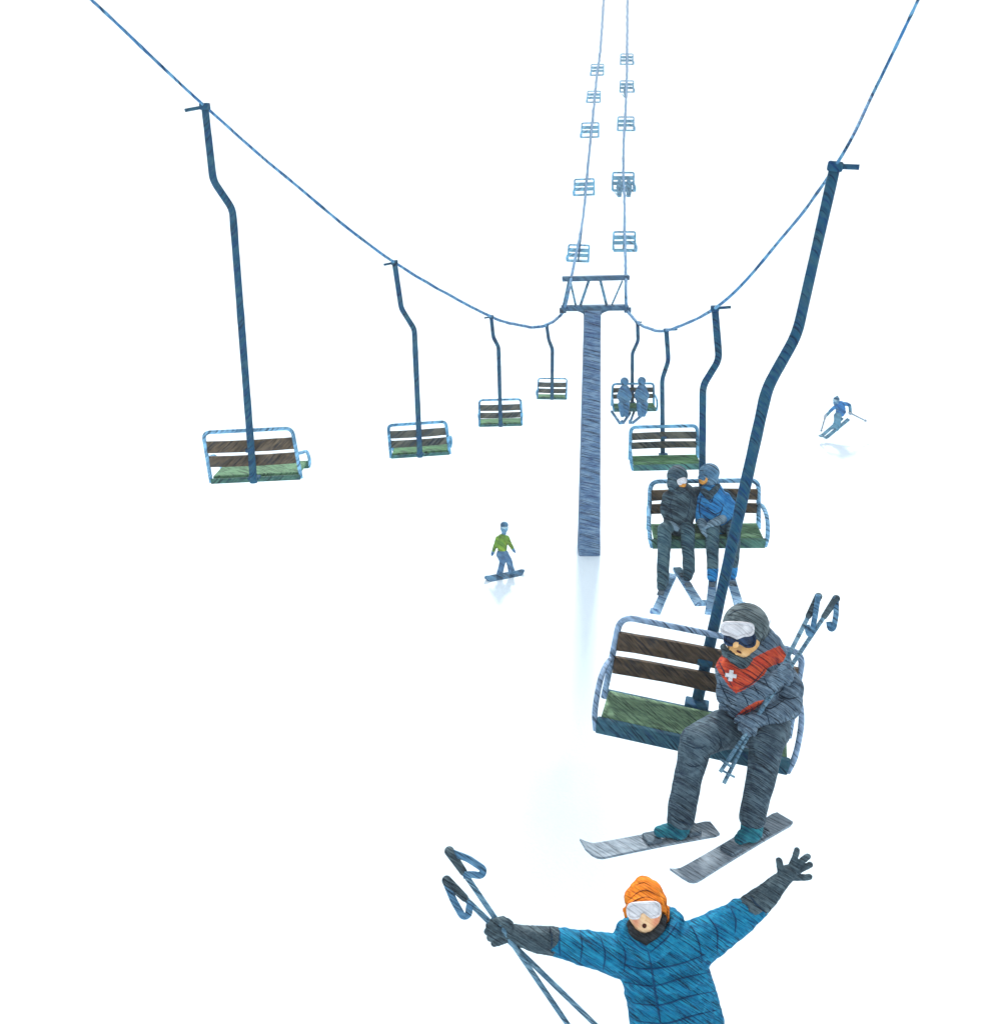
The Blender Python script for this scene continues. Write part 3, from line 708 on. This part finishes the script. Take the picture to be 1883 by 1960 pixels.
# trousers
F.new()
F.chain([(1432, 1388, -14), (1384, 1396, 20), (1334, 1418, 62)], [40, 38, 32]); F.chain([(1334, 1418, 62), (1318, 1480, 52), (1303, 1560, 44)], [31, 27, 27]); F.cap((1303, 1560, 44), (1302, 1568, 44), 27, 26)
F.chain([(1472, 1392, -14), (1474, 1398, 20), (1468, 1418, 62)], [40, 38, 33]); F.chain([(1468, 1418, 62), (1458, 1480, 54), (1440, 1564, 46)], [32, 28, 25])
F.ell((1452, 1386, -10), 62, 30, 40)
tr_, tv = fuse(F.mb, 'trousers', M_['trouser'], rd, .0075, 6, .005, 9)
mb = MB()
for ln in ([(1304, 1420), (1330, 1432), (1352, 1428)], [(1372, 1402), (1380, 1424), (1372, 1440)], [(1444, 1410), (1460, 1404), (1484, 1416)], [(1310, 1460), (1325, 1468), (1342, 1464)], [(1440, 1470), (1460, 1480)], [(1280, 1556), (1300, 1572), (1326, 1580)], [(1420, 1568), (1440, 1584), (1462, 1590)]):
    drape(mb, tv, ln, 1.2 * s6)
mb.build('crease', M_['seam'], rd)
F.new(); F.chain([(1302, 1566, 44), (1298, 1586, 42)], [22, 22]); F.chain([(1300, 1590, 40), (1262, 1592, 58)], [15, 11]); F.ell((1280, 1588, 50), 22, 11, 14)
fuse(F.mb, 'boot', M_['teal'], rd, .006, 3)
F.new(); F.chain([(1440, 1570, 46), (1438, 1592, 44)], [21, 21]); F.chain([(1438, 1594, 44), (1416, 1606, 62)], [15, 11]); F.ell((1428, 1598, 52), 18, 12, 14)
fuse(F.mb, 'boot', M_['teal'], rd, .006, 3)
zl = F.p(1298, 1606, 42).z
gs = 'skis of the skier on the nearest chair'
ski(on_level(1368, 1586, zl), on_level(1114, 1636, zl), .125, 'pale ski pointing left under the nearest chair rider, the higher of the two', M_['ski'], .003, .07, boot=on_level(1286, 1603, zl), group=gs)
zl2 = F.p(1436, 1614, 44).z
ski(on_level(1502, 1566, zl2), on_level(1292, 1692, zl2), .125, 'pale ski angled down left under the nearest chair rider, the lower of the two', M_['ski'], .003, .07, boot=on_level(1426, 1614, zl2), group=gs)
# boot toe spikes (binding levers)
for bx in ((1268, 1596, 54, 1227, 1621, 70), (1412, 1608, 60, 1390, 1636, 78)):
    pass
gg = 'ski poles hugged by the chair rider'
st = lambda pts: [F.p(*q) for q in pts]
pole(F.p(1566, 1142, 44), F.p(1385, 1500, 90), 4.2 * s6, 'pole hugged by the grey jacket rider, its grip the left one above the shoulder', .003, gg, strap=st([(1566, 1138, 50), (1560, 1178, 56), (1553, 1214, 56), (1547, 1214, 56), (1544, 1196, 54)]), bask=.035, bpos=.95)
pole(F.p(1600, 1146, 40), F.p(1378, 1478, 92), 4.2 * s6, 'pole hugged by the grey jacket rider, its grip the right one above the shoulder', .003, gg, strap=st([(1600, 1142, 44), (1600, 1176, 50), (1595, 1204, 50), (1588, 1204, 50), (1586, 1190, 48)]), bask=.035, bpos=.95)

# ------------------------------------------------------------------ two passengers on the second chair
B = dict(px=.0066)
m_blk = mat('charcoal_jacket', (40, 58, 70), (16, 30, 52), (84, 108, 118), **B)
m_pant = mat('charcoal_trousers', (48, 76, 90), (28, 58, 84), (90, 118, 124), **B)
m_blu = mat('bright_blue_jacket', (34, 112, 174), (16, 56, 112), (66, 148, 204), **B)
m_hood = mat('blue_grey_hood', (82, 124, 154), (44, 86, 128), (116, 152, 178), **B)
m_org = mat('orange_skin', (226, 150, 60), (184, 108, 40), (244, 186, 110), px=.005, amt=.4)  # plain orange skin tone of both passengers' faces
m_boot = mat('cobalt_boot', (28, 120, 186), (20, 84, 150), (60, 150, 206), **B)
m_glv = mat('grey_blue_glove', (98, 126, 144), (54, 84, 108), (130, 156, 172), **B)
m_seamf = mat('fine_dark_seam', (26, 44, 66), (14, 26, 44), (40, 62, 84), **B)
F = Fig(11.7); sF = F.s
pa = empty('person', F.p(1300, 1000, 0), 'passenger in charcoal helmet and jacket at left, leaning towards the blue-jacketed one', 'person')
F.new(); F.chain([(1304, 948, 0), (1300, 976, 0), (1298, 1000, 0)], [26, 31, 29]); F.ell((1302, 956, 0), 32, 20, 18)
F.chain([(1280, 952, 2), (1276, 978, 6), (1284, 1000, 14)], [13, 13, 11]); F.chain([(1324, 956, 2), (1330, 976, 6), (1312, 1002, 14)], [11, 11, 10]); F.cap((1300, 928, 0), (1304, 946, 0), 14, 22)
F.chain([(1318, 946, -6), (1356, 938, -18), (1388, 946, -20), (1404, 962, -12), (1404, 974, -4)], [13, 12, 11, 10, 8])
_, bv = fuse(F.mb, 'jacket', m_blk, pa, .013, 3, .01, 8)
mb = MB()
for ln in ([(1288, 948), (1282, 970), (1288, 996)], [(1322, 950), (1318, 975), (1312, 1000)], [(1284, 938), (1300, 944), (1318, 936)]): drape(mb, bv, ln, .9 * sF)
mb.build('seam', m_seamf, pa)
F.new(); F.ell((1298, 916, 6), 15, 18, 16, roll=-12); F.ell((1305, 928, 14), 8, 8, 9); F.cap((1308, 922, 22), (1311, 927, 24), 2, 2.2); fuse(F.mb, 'body', m_org, pa, .011, 1)
F.new(); F.ell((1296, 910, 6), 20, 20, 21, roll=-15); F.ell((1290, 926, 4), 14, 16, 18); hm, hv = fuse(F.mb, 'helmet', mat('charcoal_helmet', (60, 84, 98), (30, 52, 78), (92, 116, 128), **B), pa, .012, 2)
goggles(F, pa, (1305, 921), 8, 5, 2, 27, M_['white'], M_['white'], None, roll=20, th=3)
F.new(); F.ell((1286, 1006, 26), 13, 7, 8, roll=-25); F.chain([(1292, 1008, 30), (1299, 1011, 32)], [4, 3]); F.chain([(1288, 1010, 30), (1296, 1015, 32)], [4, 3]); fuse(F.mb, 'glove', m_glv, pa, .008, 1)
F.new(); F.ell((1298, 1008, 4), 32, 14, 22)
F.chain([(1284, 1006, 6), (1272, 1014, 36), (1270, 1060, 30), (1268, 1112, 28)], [14, 14, 12, 12]); F.chain([(1308, 1006, 6), (1316, 1016, 36), (1317, 1050, 30), (1318, 1092, 28)], [14, 14, 12, 12])
fuse(F.mb, 'trousers', m_pant, pa, .013, 3, .008, 8)
F.new(); F.chain([(1268, 1112, 28), (1266, 1124, 34)], [11, 9]); fuse(F.mb, 'boot', m_pant, pa, .012, 2)
F.new(); F.chain([(1318, 1092, 28), (1316, 1104, 34)], [11, 9]); fuse(F.mb, 'boot', m_pant, pa, .012, 2)
gs = 'skis of the charcoal passenger on the second chair'
z_ = F.p(1268, 1130, 30).z; ski(on_level(1287, 1100, z_), on_level(1250, 1184, z_), .09, 'left ski under the charcoal passenger, tip pointing down left', M_['skiblue'], .006, .1, group=gs, boot=on_level(1268, 1130, z_), th=.03)
z_ = F.p(1316, 1112, 30).z; ski(on_level(1295, 1088, z_), on_level(1345, 1168, z_), .09, 'right ski under the charcoal passenger, tip pointing down right', M_['skiblue'], .006, .1, group=gs, boot=on_level(1312, 1114, z_), th=.03)

pb = empty('person', F.p(1370, 1000, 0), 'passenger in blue jacket and grey-blue helmet at right of the pair, head bowed left', 'person')
F.new(); F.chain([(1362, 946, 2), (1366, 974, 2), (1372, 1000, 0)], [24, 28, 26]); F.ell((1366, 952, 2), 26, 18, 18); F.ell((1368, 978, 6), 30, 22, 22)
F.chain([(1344, 954, 6), (1336, 980, 10), (1342, 1002, 20)], [10, 10, 9]); F.chain([(1386, 954, 4), (1400, 976, 8), (1382, 996, 22)], [13, 13, 10]); F.cap((1362, 924, 0), (1364, 940, 0), 13, 20)
_, bv = fuse(F.mb, 'jacket', m_blu, pb, .013, 3, .01, 8)
mb = MB()
for ln in ([(1342, 948), (1338, 972), (1342, 996)], [(1384, 964), (1378, 984), (1366, 992)], [(1346, 940), (1360, 962), (1366, 944), (1372, 936)], [(1352, 972), (1368, 984), (1384, 976)]): drape(mb, bv, ln, .9 * sF)
mb.build('seam', m_seamf, pb)
F.new(); F.chain([(1346, 940, 24), (1356, 950, 26), (1368, 938, 24), (1374, 930, 14)], [6, 7, 6, 5]); fuse(F.mb, 'scarf', m_blk, pb, .01, 1)
F.new(); F.ell((1352, 912, 6), 14, 16, 14, roll=12); F.ell((1345, 919, 14), 8, 9, 8); fuse(F.mb, 'body', m_org, pb, .011, 1)
F.new(); F.ell((1357, 905, 4), 20, 19, 21, roll=12); F.ell((1360, 920, 4), 15, 16, 18); fuse(F.mb, 'helmet', m_hood, pb, .012, 2)
goggles(F, pb, (1343, 914), 6, 3.5, 1, 26, m_hood, m_hood, None, roll=-20, th=3)
F.new(); F.chain([(1342, 1000, 22), (1348, 1012, 34)], [9, 9]); F.ell((1350, 1014, 34), 10, 10, 7); F.chain([(1350, 1016, 38), (1358, 1022, 40)], [4, 3]); F.chain([(1346, 1018, 38), (1352, 1026, 40)], [4, 3]); fuse(F.mb, 'glove', m_glv, pb, .008, 1)
F.new(); F.chain([(1382, 994, 26), (1364, 1002, 40)], [9, 8]); F.ell((1362, 1004, 42), 10, 8, 7); F.chain([(1356, 1006, 46), (1350, 1010, 48)], [4, 3]); fuse(F.mb, 'glove', m_glv, pb, .008, 1)
F.new(); F.ell((1380, 1008, 4), 34, 14, 22)
F.chain([(1366, 1006, 6), (1362, 1016, 36), (1363, 1050, 30), (1364, 1088, 28)], [14, 14, 12, 11]); F.chain([(1396, 1006, 6), (1404, 1014, 36), (1404, 1050, 30), (1401, 1086, 28)], [14, 14, 12, 11])
fuse(F.mb, 'trousers', m_pant, pb, .013, 3, .008, 8)
for q in (((1364, 1090, 28), (1363, 1104, 34)), ((1401, 1088, 28), (1400, 1100, 34))):
    F.new(); F.chain(list(q), [11, 10]); fuse(F.mb, 'boot', m_boot, pb, .01, 2)
gs = 'skis of the blue passenger on the second chair'
z_ = F.p(1363, 1114, 30).z; ski(on_level(1366, 1092, z_), on_level(1357, 1186, z_), .09, 'left ski of the blue jacket passenger, beside the big hanger pole', M_['skiblue'], .006, .1, group=gs, boot=on_level(1363, 1114, z_), th=.03)
z_ = F.p(1400, 1110, 30).z; ski(on_level(1394, 1092, z_), on_level(1418, 1172, z_), .09, 'right ski of the blue jacket passenger, above the near rider\'s helmet', M_['skiblue'], .006, .1, group=gs, boot=on_level(1400, 1112, z_), th=.03)

# ------------------------------------------------------------------ silhouetted riders by the tower
m_sil = mat('steel_blue_silhouette', (74, 120, 156), (46, 88, 146), (104, 150, 178), px=.014)  # one flat blue over clothes, heads and skis; distance fade in the colour
def small_rider(Z, x, sgn, y0, k, label, group, skis, skmat, mm):
    """x, y0 = head centre; k = scale"""
    F = Fig(Z)
    pr = empty('person', F.p(x, y0 + 44 * k), label, 'person', group)
    F.new(); F.ell((x, y0, 2), 6.8 * k, 7.6 * k, 7 * k); F.cap((x, y0 + 6 * k, 0), (x, y0 + 12 * k, 0), 4 * k, 5 * k)
    F.chain([(x, y0 + 15 * k, 0), (x - 1 * sgn, y0 + 26 * k, 0), (x, y0 + 38 * k, 0)], [10 * k, 10.5 * k, 9 * k])
    F.chain([(x - 7 * k, y0 + 16 * k, 2), (x - 11 * k, y0 + 27 * k, 3), (x - 7 * k, y0 + 36 * k, 8)], [4 * k, 4 * k, 3.4 * k])
    F.chain([(x + 7 * k, y0 + 16 * k, 2), (x + 11 * k, y0 + 27 * k, 3), (x + 7 * k, y0 + 36 * k, 8)], [4 * k, 4 * k, 3.4 * k])
    F.chain([(x - 4 * k, y0 + 39 * k, 0), (x - 6 * k - sgn * k, y0 + 43 * k, 14 * k), (x - 4 * k - 0 * sgn, y0 + 64 * k, 12 * k)], [6 * k, 5.5 * k, 4 * k])
    F.chain([(x + 4 * k, y0 + 39 * k, 0), (x + 6 * k - sgn * k, y0 + 43 * k, 14 * k), (x + 4 * k - 0 * sgn, y0 + 64 * k, 12 * k)], [6 * k, 5.5 * k, 4 * k])
    fuse(F.mb, 'body', mm, pr, 1.1 * k * F.s, 2)
    F.new(); F.ell((x, y0 - 1.5 * k, 1), 8 * k, 7.8 * k, 8 * k); fuse(F.mb, 'helmet', mm, pr, 1.1 * k * F.s, 1)
    F.new(); F.chain([(x - 4.5 * k, y0 + 1.5 * k, 7 * k), (x + 4.5 * k, y0 + 1.5 * k, 7 * k)], [1.8 * k, 1.8 * k]); fuse(F.mb, 'goggles', mm, pr, .6 * k * F.s, 1)
    z_ = F.p(x, y0 + 70 * k, 12 * k).z
    for (xa, ya, xb, yb, lab) in skis:
        ski(on_level(xa, ya, z_), on_level(xb, yb, z_), 3.6 * k * F.s, lab, skmat, .01, .1, group='skis of the riders by the tower' if Z < 40 else 'skis of the far riders', th=.05)
gr_ = 'two riders on the chair beside the tower'
small_rider(27, 1195, 1, 731, 1.0, 'blue silhouetted rider on the left half of the chair beside the tower', gr_, [(1170, 787, 1189, 814, 'outer ski of the left silhouetted rider beside the tower'), (1206, 790, 1190, 813, 'inner ski of the left silhouetted rider beside the tower')], m_sil, m_sil)
small_rider(27, 1228, -1, 730, 1.0, 'blue silhouetted rider on the right half of the chair beside the tower', gr_, [(1237, 788, 1206, 813, 'outer ski of the right silhouetted rider beside the tower'), (1214, 786, 1204, 813, 'inner ski of the right silhouetted rider beside the tower')], m_sil, m_sil)
m_silf = mat('haze_blue_silhouette', (88, 142, 172), (52, 106, 150), (118, 168, 192), px=.03)  # far riders painted haze blue all over, fading done by colour
zf = bench_Z(362) - .6
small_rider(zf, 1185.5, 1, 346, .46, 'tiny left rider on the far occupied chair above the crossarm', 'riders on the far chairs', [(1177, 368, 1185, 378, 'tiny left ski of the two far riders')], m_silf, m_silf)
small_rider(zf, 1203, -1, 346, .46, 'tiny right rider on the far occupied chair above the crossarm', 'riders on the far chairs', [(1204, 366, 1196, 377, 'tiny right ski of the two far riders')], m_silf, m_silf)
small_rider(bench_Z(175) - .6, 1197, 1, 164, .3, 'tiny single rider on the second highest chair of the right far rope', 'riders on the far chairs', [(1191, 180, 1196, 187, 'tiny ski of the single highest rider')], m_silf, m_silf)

# ------------------------------------------------------------------ snowboarder
gb_ = ground_hit(965, 1104)
Zb = gb_.dot(FWD); F = Fig(Zb); sB = F.s
m_bl = mat('denim_blue', (72, 116, 158), (44, 84, 136), (104, 146, 178), px=.014)
m_gn = mat('green_jacket', (98, 148, 50), (62, 118, 64), (150, 180, 56), px=.012)
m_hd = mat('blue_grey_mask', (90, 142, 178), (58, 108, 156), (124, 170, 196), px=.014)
m_cap = mat('dark_blue_cap', (52, 100, 136), (34, 62, 80), (78, 128, 160), px=.014)
m_pale = mat('pale_lens', (156, 196, 212), (120, 164, 190), (186, 214, 224), px=.014)
bd = empty('person', gb_, 'snowboarder in green jacket and blue trousers standing on a board on the snow', 'person')
F.new(); F.ell((965, 1011, 0), 7.5, 9, 8); F.cap((965, 1018, 0), (963, 1026, 0), 4.2, 5)
F.cap((962, 1030, 0), (961, 1054, 0), 7, 7); fuse(F.mb, 'body', m_hd, bd, .016, 2)
F.new(); F.ell((965, 1005, 0), 7.8, 6.8, 8); F.cap((960, 1008, 5), (970, 1007, 5), 2, 2); fuse(F.mb, 'cap', m_cap, bd, .014, 2)
F.new(); F.chain([(961, 1010.5, 7), (966, 1010.2, 8), (971, 1010, 6)], [2.2, 2.2, 2.0]); fuse(F.mb, 'goggles', m_pale, bd, .012, 1)
F.new(); F.chain([(961, 1031, 0), (961, 1042, 0), (961, 1052, 0)], [9.5, 10, 9]); F.ell((961.5, 1029, 0), 11, 6, 8)
F.chain([(953, 1030, 0), (948, 1044, 1), (944, 1056, 2)], [4.6, 4, 3.4]); F.chain([(970, 1029, 0), (976, 1041, 1), (981, 1050, 2)], [4.6, 4, 3.2])
fuse(F.mb, 'jacket', m_gn, bd, .016, 2, .01, 6)
F.new(); F.cap((943.5, 1057, 2), (942, 1061, 2), 3.3, 2.8); F.cap((942, 1061, 3), (941, 1064, 4), 1.4, 1.2); fuse(F.mb, 'glove', m_bl, bd, .014, 1)
F.new(); F.cap((981.5, 1051, 2), (984, 1055, 3), 3, 2.6); F.cap((984, 1055, 3), (986, 1058, 4), 1.4, 1.2); fuse(F.mb, 'glove', m_bl, bd, .014, 1)
F.new(); F.ell((961, 1058, 0), 11, 7, 9); F.chain([(957, 1062, 0), (962, 1073, 6), (957, 1097, 2)], [7.5, 6, 5.5]); F.chain([(966, 1060, 0), (974, 1073, 8), (978, 1092, 2)], [7.5, 5.8, 5.5])
F.cap((957, 1094, 2), (956, 1099, 2), 6, 6); F.cap((978, 1088, 2), (980, 1093, 2), 5.8, 5.8); fuse(F.mb, 'trousers', m_bl, bd, .016, 2, .01, 6)
F.new(); F.cap((954, 1100, 2), (959, 1101, 10), 4.4, 3.6); fuse(F.mb, 'boot', m_cap, bd, .016, 1)
F.new(); F.cap((979, 1095, 2), (984, 1096, 10), 4.4, 3.6); fuse(F.mb, 'boot', m_cap, bd, .016, 1)
a = ground_hit(927, 1111) + Vector((0, 0, .035)); b_ = ground_hit(1003, 1097) + Vector((0, 0, .035)); d_ = (b_ - a).normalized(); vs = []; fs = []; n = 20
sd = Vector((d_.y, -d_.x, -.35)).normalized(); nn = d_.cross(sd); nn = nn if nn.z > 0 else -nn
for i in range(n + 1):
    u = i / n; c = a.lerp(b_, u) + nn * (.10 * max(0, abs(2 * u - 1) - .72) / .28 ) - nn * .02; w = .15 * math.sqrt(max(.03, 1 - max(0, (abs(2 * u - 1) - .6) / .4) ** 2))
    for x_, z_ in ((-w, -.02), (w, -.02), (w, .02), (-w, .02)): vs.append(c + sd * x_ + nn * z_)
for i in range(n):
    for j in range(4): fs.append((i * 4 + j, i * 4 + (j + 1) % 4, (i + 1) * 4 + (j + 1) % 4, (i + 1) * 4 + j))
fs += [(3, 2, 1, 0), tuple(n * 4 + j for j in range(4))]
sb = empty('snowboard', (a + b_) / 2, 'dark blue snowboard under the boots of the green-jacketed rider', 'snowboard')
link_mesh('board', vs, fs, m_cap, sb, smooth=False)
for px_, py_ in ((957, 1103), (980, 1098.5)):
    c = a.lerp(b_, (px_ - 927) / 76) + Vector((0, 0, .03)); MB().box((.16, .1, .05), M=Matrix.Translation(c), bev=.01).build('binding', m_bl, sb)

# ------------------------------------------------------------------ distant skier mid-turn
gk = ground_hit(1590, 840); Zs = gk.dot(FWD) - .1; F = Fig(Zs); sS = F.s
m_sk = mat('teal_blue_trousers', (84, 142, 170), (54, 106, 146), (116, 168, 190), px=.015)
m_bj = mat('azure_jacket', (30, 122, 196), (26, 90, 160), (70, 150, 200), px=.014)
m_pt = mat('grey_stick', (140, 158, 174), (100, 120, 140), (176, 188, 200), px=.015)
m_trim = mat('dark_cap_tip', (70, 82, 80), (50, 56, 56), (100, 110, 106), px=.015)
sk = empty('person', gk, 'small skier in blue jacket making a crouched turn on the slope at right', 'person')
F.new(); F.ell((1600, 769, 2), 5.6, 8, 6, roll=-8); F.cap((1602, 774, 0), (1605, 779, 0), 4, 5); F.chain([(1606, 780, 0), (1607, 790, 0)], [7, 7]); fuse(F.mb, 'body', m_hd, sk, .02, 2)
F.new(); F.ell((1600.5, 764.5, 1), 6, 6, 6.4); F.ell((1602, 759, 0), 2.4, 2, 2.4); fuse(F.mb, 'cap', m_cap, sk, .018, 1)
F.new(); F.chain([(1595.5, 766, 6), (1600, 767, 7)], [2, 2]); fuse(F.mb, 'goggles', m_pale, sk, .013, 1)
F.new(); F.chain([(1608, 775, 0), (1609, 784, 0), (1609, 790, 0)], [8, 9, 8]); F.ell((1609, 788, 0), 10, 7, 8); F.chain([(1602, 777, 3), (1595, 781, 5), (1588, 787, 6)], [4.6, 3.6, 3]); F.chain([(1612, 773, 0), (1620, 773, 0), (1625, 775, 0)], [4.6, 3.8, 3.2])
fuse(F.mb, 'jacket', m_bj, sk, .018, 2, .01, 6)
F.new(); F.chain([(1626, 776, 0), (1627, 784, 2), (1627, 791, 3)], [3, 3, 3]); fuse(F.mb, 'glove', m_sk, sk, .016, 1)
F.new(); F.chain([(1588, 788, 6), (1582, 794, 8), (1579.5, 796, 9)], [2.8, 3.2, 2.8]); fuse(F.mb, 'glove', m_sk, sk, .016, 1)
F.new(); F.ell((1605, 793, 0), 8, 6, 7); F.chain([(1601, 795, 0), (1601, 805, 5), (1596, 816, 3)], [5.5, 5, 3.6]); F.chain([(1604, 796, 0), (1604, 808, 5), (1602, 820, 3)], [5.5, 5, 4]); fuse(F.mb, 'trousers', m_sk, sk, .018, 2)
F.new(); F.cap((1595, 818, 3), (1592, 820, 6), 3, 2.4); fuse(F.mb, 'boot', m_sk, sk, .014, 1)
F.new(); F.cap((1602, 822, 3), (1599, 824, 6), 3, 2.4); fuse(F.mb, 'boot', m_sk, sk, .014, 1)
gs = 'skis of the skier making a turn'
tilt = Vector((.25, -.2, 1)).normalized()
ski(F.p(1612, 800, -4), F.p(1568, 838, 6), .13, 'upper left ski of the small turning skier', m_sk, .01, .12, up=tilt, group=gs, th=.05)
ski(F.p(1624, 802, -4), F.p(1577, 841, 6), .14, 'lower right ski of the small turning skier', m_sk, .01, .12, up=tilt, group=gs, th=.05)
gs = 'poles of the skier making a turn'
pole(F.p(1580, 795, 10), F.p(1571, 826, 8), .035, 'pole in the turning skier\'s downhill hand, pointing to the snow', .01, gs, mat_=m_pt, gmat=m_pt, grip_len=.1)
pole(F.p(1626, 790, 4), F.p(1658, 806, -10), .035, 'pole swung out to the right by the turning skier', .01, gs, mat_=m_pt, gmat=m_pt, grip_len=.1)

# ------------------------------------------------------------------ light
world = bpy.data.worlds.new('World'); scene.world = world; world.use_nodes = True
N = world.node_tree.nodes; L = world.node_tree.links; bg = N['Background']
SUN_EL, SUN_AZ = R(43), R(-5)      # sun beyond the tower, high: shadows fall towards the viewer
sky = N.new('ShaderNodeTexSky'); sky.sky_type = 'NISHITA'; sky.sun_disc = False; sky.sun_elevation = SUN_EL; sky.sun_rotation = -SUN_AZ
cloud = N.new('ShaderNodeMix'); cloud.data_type = 'RGBA'; cloud.inputs[0].default_value = .95
L.new(sky.outputs[0], cloud.inputs[6]); cloud.inputs[7].default_value = (1.0, 1.0, 1.0, 1)   # closed white overcast
L.new(cloud.outputs[2], bg.inputs['Color']); bg.inputs['Strength'].default_value = .15
sl = bpy.data.lights.new('sun', 'SUN'); sl.energy = .8; sl.angle = R(6.5); sl.color = (1, .97, .93)
so = bpy.data.objects.new('sun', sl); COL.objects.link(so)
sdir = Vector((-math.sin(SUN_AZ) * math.cos(SUN_EL), math.cos(SUN_AZ) * math.cos(SUN_EL), math.sin(SUN_EL)))
so.rotation_euler = sdir.to_track_quat('Z', 'Y').to_euler()
scene.view_settings.view_transform = 'Standard'; scene.view_settings.look = 'None'; scene.view_settings.gamma = 1
scene.view_settings.exposure = 2.84

# ------------------------------------------------------------------ air between near and far chairs
hm_ = bpy.data.materials.new('haze'); hm_.use_nodes = True; nt = hm_.node_tree
nt.nodes.remove(nt.nodes['Principled BSDF']); pv = nt.nodes.new('ShaderNodeVolumePrincipled')
pv.inputs['Color'].default_value = (.93, .98, 1, 1); pv.inputs['Density'].default_value = .0016; pv.inputs['Anisotropy'].default_value = 0
nt.links.new(pv.outputs[0], nt.nodes['Material Output'].inputs['Volume'])
zmax = max(v[2] for v in gv) + 3; zmin = min(v[2] for v in gv) - 1
hz = MB().box((520, 620, zmax - zmin), (0, 230, (zmax + zmin) / 2), bev=0).build('haze', hm_, smooth=False); tag(hz, kind='stuff')
